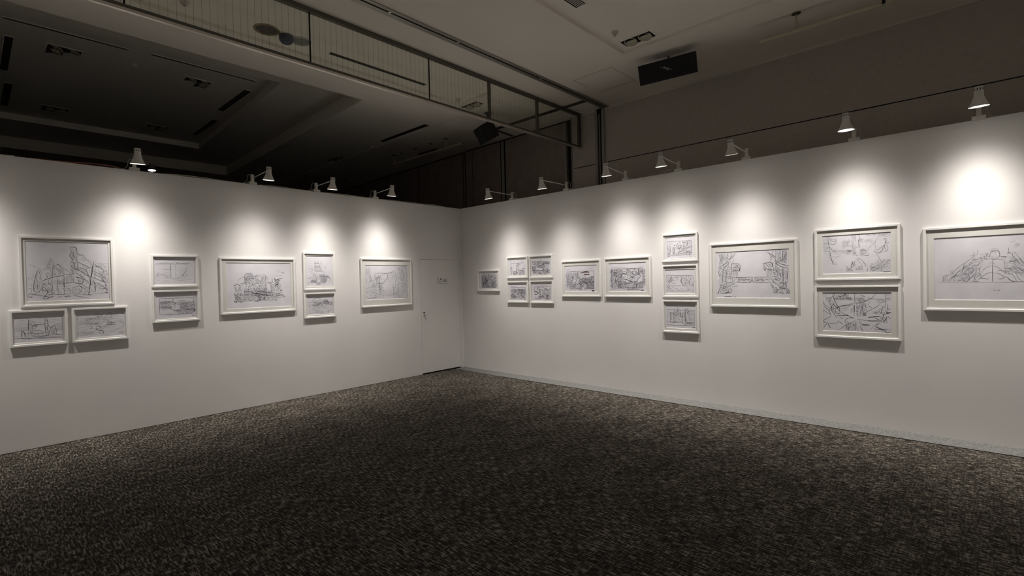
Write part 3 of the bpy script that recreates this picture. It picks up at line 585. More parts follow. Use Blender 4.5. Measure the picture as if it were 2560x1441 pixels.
# ------------------------------------------------------------------ framed drawings
ART = {
'A1':'L41,0,533,125,520,98,540,79,573,82,598,100,601,142,591,123,578,142;L41,0,533,125,542,162,522,200,518,246,537,264,543,292,562,282;L41,0,542,181,557,199,554,236,570,245,559,268;L41,0,532,329,519,357,528,403,540,440,533,486,545,532,557,560;L41,0,542,320,567,366,573,403,560,421,579,449;L28,0,591,142,607,198,602,282,607,365,609,440,585,459,566,449;L41,0,598,123,623,188,649,215,676,215,695,252,728,299,761,327,787,374,793,393;L28,1,610,188,636,225,656,215;L28,1,655,267,687,299,707,327;L41,0,620,337,646,365,679,384,712,402,745,431,772,440;L28,0,616,403,609,440,624,487,611,477;L41,0,572,477,598,468,631,487,670,520,702,553,735,591;L41,0,565,523,584,533,603,542,636,580,668,618,701,656,740,694;L61,0,815,317,800,383,792,459,784,535,769,610,761,667,753,732,745,798,740,854,729,919;L41,0,800,393,786,440,778,497,773,572,752,610,747,666;L41,0,705,421,714,487,729,544,742,600,755,591;L28,0,745,440,754,497,743,553;L41,0,821,364,848,402,875,421,909,450,936,488,928,536;L28,1,848,412,860,459,887,507,914,536;L41,0,798,488,832,516,872,545,913,574,968,614;L41,0,797,535,838,564,878,593,926,613,981,671;L41,0,816,611,857,640,898,670,953,690,994,710;L28,0,828,687,869,726,909,765,964,805,989,826;L28,0,928,536,913,593,932,670,959,748,964,825,977,883;L28,1,862,364,904,349,946,354,988,358;L41,0,789,629,808,687,820,744,812,800,825,857;L28,0,753,742,771,836,811,876,826,782,794,686;L41,0,314,331,309,404,305,476,304,548,297,602;L28,1,246,323,265,314,283,304,287,273,292,313,277,331,258,350,251,386,238,413,250,440;L41,1,237,529,224,556,242,574,232,610;L28,1,264,350,275,404,268,458,280,494;L41,0,319,403,344,394,369,376,394,403,406,440;L41,0,312,449,337,440,355,458,374,476,405,495,429,531,442,550;L41,0,312,422,331,413;L28,1,369,372,400,422,437,458,475,486,500,514,519,560;L28,0,436,531,467,550,506,550,525,569;L61,0,174,671,204,645,241,628,278,611,322,594,359,585,403,577,441,577;L41,0,353,594,355,676,356,757,358,839,360,902;L41,0,429,577,424,659,432,732,431,814,433,878,441,933;L41,0,441,586,436,678,438,769;L41,0,174,671,176,734,184,796,177,849;L28,0,290,629,286,701,294,773,284,836,292,899;L41,0,188,689,191,725,203,726,207,694,212,730;L41,0,246,682,246,727,270,728,271,687,252,687,258,709;L41,0,302,692,333,689;L41,0,357,707,401,700;L61,0,420,705,465,701,510,698,555,690;L28,0,419,755,464,752,502,748;L28,0,437,824,469,825,514,827,509,891;L28,0,444,787,482,793,508,808;L41,0,550,616,546,662,561,690,594,714,633,710,660,711,667,646,635,617,596,607,557,597;L41,0,601,663,628,645,634,682,607,682;L41,0,534,781,526,846,551,893,577,912,610,886,637,841,652,785,626,757,593,765,566,773,534,781;L41,0,613,738,645,776,684,796,711,787;L28,1,646,739,685,749,705,768;L41,0,122,493,110,555,97,625,84,696,77,757,81,845;L41,0,147,448,141,484,152,520,163,582,168,636;L41,1,153,457,170,493,182,547;L28,0,126,484,121,564,117,643,122,723,130,794;L28,1,41,387,64,404,100,422,135,431;L28,0,177,462,213,466,250,462;L28,0,18,777,41,787,65,792;L28,0,82,784,113,749,124,759,118,812;L28,0,117,864,141,830,166,796,178,769;L41,0,172,796,195,832,220,815,244,852,268,844,294,764;L41,0,196,761,220,798,237,852,219,896,194,921;L61,0,7,903,40,870,75,880,110,891,146,901,170,907;L61,0,10,917,39,922,62,928;L61,0,182,930,218,922,254,942,279,930,304,927;L61,0,181,952,217,963,254,951;L61,0,353,938,397,931;L61,0,429,937,467,930,512,928;L41,0,243,888,304,886,367,893,430,892,513,891;L41,0,532,910,577,926,622,942,675,954,734,980;L28,0,610,904,663,898,716,909,776,907,824,895;L28,0,824,895,865,907,921,890,991,893;L61,0,942,872,963,882,987,888;L41,0,867,821,909,804,950,815,985,845;L28,1,652,431,664,459,678,440,691,478;S0,81,12,20,60,519,200,571,551,22;S1,29,17,-60,30,632,421,710,515,22;S0,35,20,60,25,312,449,435,568,22;S0,54,15,30,70,77,722,255,924,22;S0,67,14,0,60,22,860,303,945,22;S0,67,15,20,60,652,757,755,939,22;S0,67,15,40,60,873,536,984,893,22;S0,40,15,60,40,749,553,827,744,22;S0,40,12,20,70,547,782,643,887,22;S1,40,25,-50,25,228,296,309,602,22;S3,36,51,90,10,454,568,542,680,88;S0,81,20,30,70,566,440,786,743,22;S0,67,25,30,30,793,402,986,787,22;S0,54,17,80,40,174,636,429,915,22;S0,40,13,0,80,227,368,435,586,22;S0,27,15,80,30,521,88,605,440,22;S3,36,57,88,10,552,125,604,496,88;S3,36,77,35,15,608,310,965,786,88;S3,30,57,88,10,186,636,429,896,88;S3,36,57,60,15,807,364,956,556,88;S3,36,44,80,20,9,580,171,849,88;S3,36,51,85,15,358,658,432,732,88',
'A2':'L142,0,284,192,287,321,280,449,278,585;L67,0,294,192,321,243,359,271,401,283,405,348,376,362;L99,0,310,315,348,327;L99,0,309,371,375,394,452,410,471,412;L67,0,395,372,491,381,607,384;L99,0,616,204,627,172,655,224,669,291,677,374;L99,0,616,204,613,352,615,483,622,615,640,715,648,781;L67,0,627,370,667,365,681,424,694,475,723,528;L99,0,723,528,764,482,825,455;L99,0,733,529,706,624,689,721,673,784;L67,0,824,472,832,556,845,640,848,756;L46,0,751,597,779,666,808,719;L67,0,666,423,654,520,671,621,668,751;L142,0,138,561,156,626,145,704,139,814;L142,0,171,565,193,647,205,727,209,791;L46,1,194,567,241,525,270,480;L67,0,201,679,285,681,370,691,446,692,562,698,621,664;L67,0,219,729,294,738,369,747;L67,0,383,781,408,720,465,711,483,794;L46,0,484,713,561,722,569,804;L46,0,275,752,274,815;L46,0,369,747,368,811;L99,0,368,811,463,807,560,811,658,799,797,783,948,793;L99,0,16,837,107,841,199,845,292,858,367,867;L67,0,367,867,462,864,578,854,696,853,845,871,957,861;L67,0,481,882,597,881,794,898,955,910;L46,0,26,745,71,774,117,795;L67,0,317,453,356,440,413,430,451,450,412,495,391,557;L67,0,315,581,324,630,332,679;L67,0,355,489,362,586,356,666;L46,0,296,579,267,671,238,684;L67,0,409,624,448,596,487,584,544,639,601,678;L67,0,263,893,310,892;L67,0,738,743,798,734,857,774;S0,40,23,60,50,299,418,427,690,36;S0,21,23,40,40,630,255,678,752,36;S0,27,38,-40,20,733,529,838,739,36;S3,36,135,0,8,25,137,957,452,88;S3,36,116,0,8,21,453,240,604,88;S3,36,116,0,8,837,373,962,653,88;S3,36,96,5,20,127,686,695,885,88;S1,6,31,0,10,143,893,215,966,36',
'A3':'L47,0,378,62,417,117,446,172;L47,0,357,182,416,196,446,243,506,230,526,277,607,266;L47,0,506,230,556,146,617,133,667,101,729,88;L47,0,617,204,678,173,719,123,709,212,679,263,700,319;L68,1,709,212,771,181,834,204,887,263;L47,1,219,346,288,299,366,271,466,253;L68,1,168,483,266,457,364,468,464,496;L47,0,526,357,587,327,648,369,669,444;L101,1,587,528,649,553,712,560,796,550;L68,0,649,461,690,502,742,470,785,493;L47,0,393,617,424,565,464,606,505,629,464,662;L47,0,515,631,577,601,639,571;L68,0,382,689,443,734,504,760;L68,1,880,466,945,491,978,532,969,626,905,695;L47,1,905,695,830,744,756,811,693,841;L68,0,525,744,545,841,525,895;L68,0,442,808,463,868;L68,0,483,833,493,891;L68,1,83,780,142,806,200,869;L68,0,200,869,215,853;L47,1,264,547,303,588,313,644,263,656;S0,45,27,20,60,388,80,751,306,36;S0,54,23,10,50,607,420,818,572,36;S0,40,23,10,60,383,560,525,781,36;S1,54,47,-15,30,172,254,464,515,36;S1,13,31,0,10,843,861,964,915,36;S3,36,148,-8,12,36,398,974,839,88;S3,36,138,-10,15,172,271,936,566,88;S3,36,118,5,10,26,754,360,910,88;S3,36,98,0,10,30,241,324,499,88',
'B1':'L82,1,14,195,104,204,218,186,311,176,450,186;L121,1,521,186,616,195,688,185,809,185,870,205;L82,4,287,167,334,176;L82,4,521,166,592,166;L82,4,368,205,386,224,385,319,383,453,382,587,380,742;L121,4,368,205,391,233;L82,4,367,347,402,348;L82,4,360,430,401,430;L56,1,192,431,273,429,366,430;L56,1,503,243,505,397,500,590,502,755;L56,4,222,747,327,760,445,759,588,757;L82,1,588,757,637,690,686,632,735,516,784,360,808,302;L121,4,649,720,679,671,704,594;L56,1,212,641,246,690,292,730;L56,1,265,604,287,682,310,740;L56,1,685,730,758,683,807,665;L56,4,363,664,405,655;L56,1,461,310,484,320;L56,1,603,417,626,437;L56,1,99,544,51,657,16,713;L82,1,882,263,931,283;S3,30,188,0,4,14,167,931,254,87;S3,24,141,-10,15,30,543,350,780,87;S3,24,141,-30,15,591,397,906,756,87;S3,24,188,0,4,5,770,968,978,87',
'B2':'L85,0,85,217,260,208,439,208,685,206,920,204;L85,0,85,217,81,377,82,528,84,681,86,825;L85,0,920,204,925,393,936,595,948,758;L58,0,86,825,245,841,427,839,600,847;L58,1,52,169,132,182,214,168;L85,1,600,847,752,841,869,842;L85,0,414,226,413,303;L85,0,388,311,425,294;L58,0,105,341,187,318,246,312,316,326,387,359;L58,0,223,263,246,274;L58,0,534,310,608,305,708,311;L85,0,387,378,436,372,483,423,410,438;L85,0,76,537,169,545,264,542,371,561;L85,0,410,438,470,481,420,535,456,577,406,622;L85,0,544,447,606,490,567,547,629,591,679,635;L85,0,357,647,454,675,553,693,652,712;L85,0,652,712,729,679,831,677,935,686;L125,0,868,924,933,930;L58,0,464,171,524,165;L125,1,927,155,952,176;L58,1,118,741,164,775;L58,1,728,719,767,682,805,766;S1,94,67,0,12,99,340,382,629,45;S1,94,67,5,12,583,371,922,655,45;S0,40,38,0,15,508,386,922,655,45;S1,121,58,0,25,406,651,934,839,45;S1,40,58,0,10,105,322,411,399,45;S3,36,145,0,10,94,321,394,650,88;S3,42,145,0,10,460,344,937,434,88;S3,42,145,0,15,109,626,921,868,88;S3,42,145,0,15,606,451,935,676,88;S0,16,29,0,40,896,653,974,761,45',
'C':'L59,1,269,260,263,313,267,380,272,447;L59,0,269,253,301,237,338,230,374,240,395,260;L40,1,279,267,327,260,369,267,394,307;L40,0,273,347,325,353,378,340,431,361;L40,1,169,386,195,353,227,320,253,300;L59,0,431,300,442,280,453,260;L40,1,464,274,528,267,581,274,613,314,617,369;L40,0,405,294,431,341,473,381,515,422;L40,0,532,301,527,348,537,395;L40,0,591,301,585,348,595,409;L59,0,622,443,649,437,687,430,719,437;L87,0,730,417,774,383,807,370,851,346;L59,0,741,465,785,424,818,390;L125,0,740,526,773,492,790,465;L87,0,751,519,773,485,801,445;L59,0,688,342,693,383,698,423;L59,0,721,335,736,369,747,410;L40,0,600,450,589,504,591,571,593,605;L40,0,665,464,667,518,669,586;L59,1,675,491,680,559,679,654;L59,0,707,512,707,573,711,655;L40,1,689,498,693,573,695,655;L59,0,622,450,659,464,697,485,729,499;L40,1,724,519,728,587,733,655;L40,0,772,540,794,575,805,602;L40,0,839,493,822,541,810,588;L125,0,821,630,837,630,848,637;L59,0,641,606,636,620;L87,0,259,640,321,641,374,649,400,669,453,684;L87,0,426,670,479,691,532,713,586,720,640,742,683,757;L87,0,459,637,523,652,576,666,640,681;L59,0,640,674,705,682,781,697,825,715,858,726;L59,0,683,723,737,731,803,746,869,761,901,789;L40,0,737,765,791,793,846,788,879,782;L87,0,105,485,126,505;L87,0,104,538,140,558;L87,0,124,591,150,605;L59,0,121,472,157,472,188,492,208,506;L59,0,187,512,192,552,186,599;L87,0,196,672,216,679;L87,0,102,684,123,704;L87,0,116,783,121,797;L125,0,105,836,110,856;L125,0,131,844,136,870;L125,0,193,865,219,856;L125,0,335,822,340,843;L87,0,413,858,472,860;L59,0,441,785,478,779,510,793,499,827,456,832,441,792;L59,0,521,800,553,788,574,802,563,828,526,827;L59,1,204,446,240,460,267,420,271,473;L40,1,798,193,820,206;L40,0,842,206,897,220;L40,1,858,233,902,233;L40,1,776,288,852,291;L87,0,840,349,857,346;S4,229,11,0,90,269,260,408,448,32;S4,121,11,0,60,421,300,616,463,32;S4,175,17,88,12,272,447,588,585,32;S4,81,11,0,80,116,458,269,647,32;S4,405,14,0,60,249,566,607,721,32;S4,270,14,10,45,417,623,694,750,32;S4,567,12,0,90,113,684,509,854,32;S4,297,12,0,90,479,718,780,855,32;S4,81,17,-35,15,731,369,827,534,32;S4,67,11,0,60,740,519,837,644,32;S4,40,17,5,20,706,669,890,782,32;S4,81,10,0,90,108,617,203,866,32;S3,48,63,10,40,166,592,693,825,88;S3,36,47,0,30,285,280,578,477,88',
'D1':'L122,4,320,182,429,181;L258,1,310,240,471,239;L83,4,314,182,318,299,315,424,311,502;L83,4,438,181,471,239,504,315,537,378,570,457,595,520;L122,1,318,292,487,299;L179,1,317,338,520,346;L179,1,316,381,537,386;L179,1,315,427,570,433;L122,1,315,471,587,481;L83,4,314,518,449,511,586,520;L83,1,540,173,557,204,539,267,589,315;L83,1,676,315,693,346,745,378,709,402;L83,1,574,220,607,283;L83,1,83,454,116,408,165,424,216,393,231,455,197,517,131,516;L83,1,147,547,213,556,296,564;L83,1,603,520,690,521,707,561,637,584;L83,4,246,564,228,672,312,611,379,675;L122,1,447,652,567,646,687,664,792,690,861,731,887,779;L122,4,774,681,862,707,887,763,868,843;L122,4,481,614,584,607,688,608;L83,1,29,746,95,717,177,703,261,696;L83,1,142,864,225,812,310,752,378,737;L83,1,357,948,442,911,529,851,616,789,721,736;L83,1,476,944,562,899,684,870,755,792,809,730;L83,1,142,864,241,875,358,878,410,832;L83,1,480,677,600,694,686,728;L83,1,27,854,75,901,108,887;L83,1,807,841,824,874;S1,67,30,-20,40,29,700,375,894,65;S1,40,30,0,50,230,564,514,709,65;S4,18,27,20,60,312,611,444,833,65;S1,54,68,-35,8,176,796,375,878,65;S1,81,82,-40,8,531,725,753,888,65;S1,54,82,10,8,481,637,826,714,65;S1,32,41,-35,8,358,878,493,952,65;S3,30,102,-38,8,513,740,753,888,88;S3,24,102,10,10,515,646,844,714,88;S3,24,102,-30,10,159,795,375,878,88;S3,18,85,-20,15,412,707,530,788,88',
'D2':'L87,1,33,77,157,72,299,69;L87,4,188,275,261,179,351,135,458,142,528,197;L87,4,433,40,449,103,477,80;L87,1,151,297,294,269,438,241,563,249;L187,1,617,278,707,284,778,352,813,444,758,478;L127,4,599,239,707,234,797,303,831,420,812,495;L87,1,26,339,186,338,364,337,543,362;L127,1,235,531,361,489,470,446,578,415;L87,1,614,430,686,461,758,491;L187,1,64,607,83,558;L87,4,49,492,57,518;L127,1,335,922,389,913;L87,1,534,886,570,914;L127,1,789,931,826,908;L87,1,448,648,539,629,647,650;L87,1,213,707,304,676;S1,81,57,-20,15,204,326,594,556,68;S4,27,42,-25,15,292,383,576,555,68;S1,40,42,0,30,814,342,994,559,68;S1,54,57,0,25,40,492,972,919,68;S1,81,57,30,8,617,278,795,468,68;S1,27,42,20,50,32,796,971,994,68;S3,30,107,30,8,599,277,813,469,88;S3,36,214,0,15,27,314,975,635,88;S3,36,214,0,15,19,617,971,994,88',
'E':'L54,4,245,230,304,225,372,234,441,237,492,237,554,227,624,222,668,211;L79,1,304,230,372,234,458,239,527,232;L54,4,527,238,580,211,633,183,686,139;L54,4,484,243,500,303,500,369,464,423,420,488,377,525,326,518,283,523;L54,4,440,248,388,291,337,317,302,355,251,375;L54,4,510,248,509,336,517,402,542,458,568,492;L54,1,527,260,552,337,596,404,631,438;L54,1,580,249,614,316,658,361;L54,1,650,239,658,316,649,394;L79,4,695,228,698,317,711,384,706,439,683,517;L116,1,698,339,711,406,697,472;L54,4,700,162,703,228;L54,4,105,106,104,191,106,287,122,373,141,427,174,471;L54,1,15,95,16,265,8,478;L54,1,64,95,65,265;L79,1,174,471,182,525,181,579,197,623;L116,1,189,623,210,635;L54,1,216,202,210,332,217,418;L54,1,295,246,294,333,268,397,250,473;L79,1,311,333,314,420,317,507,308,572;L79,1,266,528,300,561,324,617;L79,4,299,583,316,649,323,704,332,737;L54,1,274,593,290,670,298,714;L79,1,297,769,331,781,313,813;L79,4,323,770,322,814;L54,1,212,743,228,820,219,886,210,951;L54,1,296,856,330,869,338,925;L54,1,776,73,848,62,903,40,976,28;L116,1,776,95,780,140;L54,1,630,549,701,562,773,558,863,555,955,552;L79,1,927,580,945,586;L54,1,964,479,992,491;L54,1,621,582,628,716,632,828,635,929;L79,1,680,864,707,876;L79,1,797,960,879,975,980,992;L54,1,26,952,109,956,210,951;L54,1,251,375,234,429,250,484,232,527;S1,54,27,60,60,218,332,333,595,42;S1,27,27,20,60,116,437,214,656,42;S1,40,41,88,15,299,594,415,951,42;S1,54,55,88,8,723,73,983,502,42;S1,54,55,88,8,630,560,971,969,42;S1,27,41,0,20,13,692,226,963,42;S3,48,155,88,6,741,51,992,547,88;S3,54,155,88,6,629,582,990,970,88;S3,24,121,5,10,366,739,618,917,88;S3,24,138,88,10,15,84,115,523,88;S3,36,103,30,60,193,331,381,927,88;S3,24,103,0,15,16,542,261,921,88',
'F':'S1,445,81,20,90,89,76,967,950,107;S4,162,63,30,90,88,101,708,922,107;S4,67,63,80,40,98,394,481,894,107;S4,81,54,80,50,700,531,967,950,107;S1,108,81,85,20,80,541,822,923,107;L292,0,278,253,309,327,316,425,359,499,406,476;L292,0,312,522,370,511,430,452;L292,0,100,616,143,679,200,717;L199,1,87,125,75,394,75,640,74,925;L199,1,73,938,364,929,707,946,956,950;L292,1,637,700,719,641,777,606;S3,36,340,20,60,100,101,968,925,88',
'G1':'L120,0,126,199,399,216,688,223,908,226;L120,0,126,199,113,499,110,720;L120,0,908,226,902,433,909,543;L176,0,435,385,494,322,544,236,573,249,589,415,575,612,582,743;L176,0,435,385,442,561,439,736,464,911;L176,0,493,366,492,432,531,434;L176,0,500,542,507,652;L176,0,505,761,512,891;L259,0,122,511,191,503,190,548;L176,0,122,522,119,764,117,939;L120,0,181,525,178,767,156,940;L176,0,236,770,253,901,293,816,351,797,388,907;L259,1,236,748,333,731,429,757;L259,0,823,582,908,564;L176,0,832,582,828,755,842,949;L176,0,907,586,892,801,898,952;L120,0,582,743,660,660,735,686,811,668;S4,121,40,80,30,584,656,897,973,95;S4,67,40,80,40,237,704,482,955,95;S4,16,31,80,30,475,343,578,916,95;S1,13,62,0,20,108,52,957,152,95;S1,13,31,60,30,572,282,686,355,95',
'G2':'L171,0,174,577,250,529,400,516,548,545,620,610,600,680,470,725,322,708,192,650,174,577;L117,1,361,607,379,639;L117,0,347,379,404,340,553,349,626,384,514,409,384,402;L171,1,63,363,214,393,327,419,326,502;L117,1,681,418,772,443,920,431;L171,0,593,226,741,256,942,319;L171,0,591,309,775,351,940,370;S4,67,54,0,20,594,205,939,411,92;S4,108,45,20,70,46,152,590,351,92;S4,67,54,0,30,309,398,695,562,92;S4,94,51,10,40,24,445,209,743,92;S4,148,51,10,50,60,675,920,936,92;S4,81,42,60,50,623,497,942,837,92;S4,27,36,80,20,312,189,401,444,92;L251,0,60,695,210,713;L251,0,171,782,264,797;L251,0,357,831,504,858;S3,36,188,0,20,46,236,935,513,88;S3,36,188,5,30,60,695,921,916,88',
'G3':'L125,0,80,221,464,214,918,219;L125,1,71,163,260,154,465,169;L125,0,919,174,933,461,948,681;L125,1,65,927,450,916,885,914;L269,0,846,949,933,957;L183,0,254,418,293,555,356,509,399,418,459,463;L183,0,101,741,187,648,290,692,329,805,244,899;L183,0,679,484,695,663,754,684;L183,0,352,668,370,805,348,896;L183,0,498,508,496,643,576,665;S4,202,42,0,90,89,302,913,483,99;S4,243,48,30,90,107,464,925,880,99;S4,67,48,85,15,502,304,812,683,99;S4,81,48,0,30,701,373,906,859,99;S4,67,42,-50,30,82,649,368,896,99;S3,36,181,10,60,110,325,886,859,88',
'G4':'L119,0,94,193,384,198,671,204,935,197;L119,0,937,153,935,460,928,677;L119,1,94,204,79,449;L119,1,192,139,385,154,674,104,806,129;L369,0,146,472,281,474;L369,0,260,551,336,563;L256,0,123,649,238,650;L174,0,401,299,386,497,409,695;L174,0,438,343,452,542,390,695;L256,0,527,245,574,246;L174,0,609,368,687,303,761,348,833,437;L174,0,274,781,370,760,464,782,579,740,614,826;L174,0,99,890,290,890,480,891;L174,0,787,697,917,720,921,871,780,892,787,697;L174,1,101,781,196,803;S4,148,43,70,60,497,300,917,698,94;S4,108,46,10,60,296,650,836,892,94;S4,67,39,20,60,83,227,373,629,94;S4,32,46,85,12,345,231,466,695,94;S4,54,39,85,30,637,696,927,956,94;S3,30,173,20,60,111,294,911,871,88',
'H':'L73,0,57,228,304,220,592,214,908,221;L73,0,67,228,65,452,70,688,77,876;L106,0,913,222,914,419,916,588,908,768,896,892;L106,0,136,894,312,900,486,896,543,907;L106,0,628,902,768,900,915,904;L73,1,68,145,177,138;L106,1,688,138,734,146;L73,1,809,121,855,129;L73,1,900,170,946,183;L326,2,496,285,572,271,667,257,778,279;L225,2,610,261,686,241,769,267;L326,2,599,358,684,344,786,364;L106,2,627,399,664,400;L157,0,859,960,923,960;L225,0,840,988,922,988;L157,1,205,257,197,456,199,631,193,748;L157,1,283,271,276,458,289,528;L225,0,257,387,255,527;L157,0,250,551,254,597;L106,0,400,264,403,403,396,508;L106,0,423,624,489,694,564,764,601,822;L106,0,554,764,612,731,659,686,623,639,565,673,508,695;L106,0,247,737,334,750,333,796,246,807,227,760;L106,0,335,669,366,600,386,554;L106,1,484,418,551,397,589,375;L225,0,520,534,530,523;L106,0,428,924,485,930,542,919;L157,2,618,902,637,925;S1,189,27,0,90,76,264,235,853,57;S4,81,26,10,70,76,287,176,853,57;S4,81,30,85,12,303,249,473,533,57;S4,297,27,10,60,455,463,900,678,57;S4,351,27,20,80,661,606,906,881,57;S4,162,30,5,40,179,643,562,879,57;S4,108,27,20,60,433,601,656,879,57;S1,81,38,0,20,549,511,846,610,57;S1,54,22,20,60,813,405,913,498,57;S1,27,30,40,40,26,285,59,876,57;S3,54,191,20,40,102,524,888,870,88;S3,30,172,88,8,205,257,492,533,88',
'I':'L94,0,67,213,230,208,452,204,714,206,918,209;L94,0,80,214,78,411,80,641,82,886;L94,0,918,209,917,438,916,659,919,884;L94,0,82,892,354,889,614,881,919,884;L64,1,49,166,185,160,364,168,466,159;L64,1,800,176,953,155;L94,0,210,323,138,332,133,378,182,448,227,427,219,358,183,310;L94,0,83,445,146,447,218,461,244,496;L94,0,164,471,180,563,188,643,215,678,261,542;L94,0,272,383,280,497,324,521,343,419,326,361;L94,0,353,374,398,307,451,309,494,356,467,412,414,387,352,408,351,476,412,524,465,502;L138,0,362,363,432,377,467,412;L94,0,510,413,508,549,577,551,597,416;L138,0,596,506,655,530,706,554;L138,0,605,473,665,497,717,476;L94,0,643,305,650,395,709,442,760,444,770,355,720,296,677,329;L138,0,376,557,446,581,516,605,584,652,643,709;L94,0,594,596,584,640,644,675,713,666;L94,0,824,244,814,334,820,423,853,469;L138,0,816,233,809,334;L94,0,884,236,890,314,915,349;L94,0,879,425,835,513,792,556,773,634,721,677,686,743,659,787;L94,0,789,678,753,777,734,865;L94,0,907,692,822,701,787,778,751,855;L138,0,479,722,574,724;L94,0,668,787,727,777,770,777;L138,0,390,839,407,845;L64,1,847,713,835,867;L64,1,545,896,518,952,492,994;L94,1,859,944,934,950;L138,0,858,982,933,982;L94,1,934,238,984,273;L94,1,931,714,982,671;S4,270,28,0,90,85,226,378,477,50;S4,297,28,20,90,82,491,354,883,50;S4,162,35,80,20,251,633,476,885,50;S4,148,28,10,70,470,218,777,444,50;S4,108,28,10,40,464,593,666,876,50;S4,81,28,70,30,782,231,913,426,50;S1,135,42,-45,20,670,665,902,878,50;S1,81,42,40,20,39,212,78,880,50;S1,108,42,60,30,926,249,979,803,50;S1,81,35,0,20,510,907,800,965,50;S3,54,176,60,40,109,538,494,874,88;S3,54,176,-40,20,538,324,903,867,88;S3,30,176,5,10,32,914,867,976,88',
'J1':'L75,0,60,189,307,187,599,193,909,197;L75,0,72,190,68,502,76,827;L75,0,909,197,904,503,900,851;L75,0,75,843,415,844,899,858;L110,0,82,389,168,396,178,543,162,769,76,795;L110,0,265,485,338,474,331,797,271,808,265,485;L110,0,356,782,465,726,611,640,756,539,900,470;L75,0,367,831,536,779,728,713,905,678;L110,0,461,403,546,377,567,476,494,519,447,467;L162,0,415,285,438,336;L162,0,501,227,524,278;L162,0,610,220,632,303;L162,0,315,375,339,409;L110,0,620,286,693,259,763,330,712,423;L110,0,766,201,773,396;L75,0,494,503,490,696,538,667;L75,0,641,417,647,611;L110,0,829,847,857,722;L75,0,654,803,774,748,891,756;L162,0,75,876,148,880;L162,0,828,910,897,914;L75,1,132,311,256,288;S4,67,31,60,60,352,361,660,580,59;S4,81,31,60,50,622,221,898,534,59;S1,40,38,85,15,82,405,174,802,59;S1,40,38,85,10,272,485,331,797,59;S1,54,42,-30,10,446,499,866,818,59;S1,27,31,0,30,705,679,888,851,59;S3,24,97,-30,10,398,495,867,786,88',
'J2':'L77,0,36,251,417,258,949,267;L77,0,49,252,52,545,52,909;L77,0,949,267,944,563,944,913;L77,0,52,909,525,911,956,907;L77,1,36,220,139,209;L113,0,303,322,251,397,186,487,134,577,107,668;L113,0,240,304,188,395,109,515;L113,0,602,316,550,405,535,525,582,615,628,690,773,707;L113,0,563,375,548,495,594,601;L77,0,416,310,440,371,363,460;L77,0,212,457,338,445;L77,0,222,609,360,581;L77,0,55,682,283,685,531,689;L77,0,244,745,356,806,449,837,440,910;L77,0,55,728,156,789,279,895;L113,0,669,528,704,588,679,617;L167,0,696,439,712,469;L113,0,828,472,821,678;L167,0,857,679,880,709;L167,0,918,621,950,724;L167,1,883,964,965,964;L77,1,576,823,528,808;L77,1,746,795,889,796;S4,54,31,60,40,61,268,261,549,61;S4,67,31,20,70,591,270,922,504,61;S1,54,31,20,60,609,496,916,694,61;S1,27,31,30,40,55,697,179,894,61;S1,27,31,0,40,316,276,613,346,61;S1,21,27,0,30,723,765,885,898,61',
'J3':'L77,0,51,203,414,210,969,210;L77,0,56,203,52,471,55,866;L77,0,969,210,958,545,952,866;L77,0,55,866,399,880,947,875;L113,0,103,304,207,336,309,400,383,480;L167,0,142,303,181,336;L113,0,167,369,172,567,161,730;L113,0,416,105,425,301,433,495;L167,0,476,236,513,252;L167,0,486,333,515,365;L113,0,498,365,507,525;L113,0,585,332,567,556,587,713;L113,0,672,267,654,490,672,710;L113,0,43,752,276,758,526,731,621,806,679,865;L113,0,683,741,952,729;L77,0,682,787,938,797;L77,0,706,331,780,267,968,235;L77,0,827,267,808,518,810,673;L113,0,358,464,280,564;L77,0,284,368,267,564,277,726;L167,0,276,742,315,708;L167,0,887,946,967,941;L113,0,676,553,668,835;S4,81,35,85,20,462,301,696,709,61;S4,54,35,85,20,260,236,428,720,61;S4,40,31,85,20,102,337,226,728,61;S1,40,35,0,30,718,755,925,837,61;S1,40,59,88,6,731,299,942,668,61;S1,27,31,80,20,314,104,434,431,61;S4,40,31,20,60,639,139,777,362,61;S3,24,99,88,8,683,299,941,699,88;S3,24,99,85,10,257,401,625,680,88',
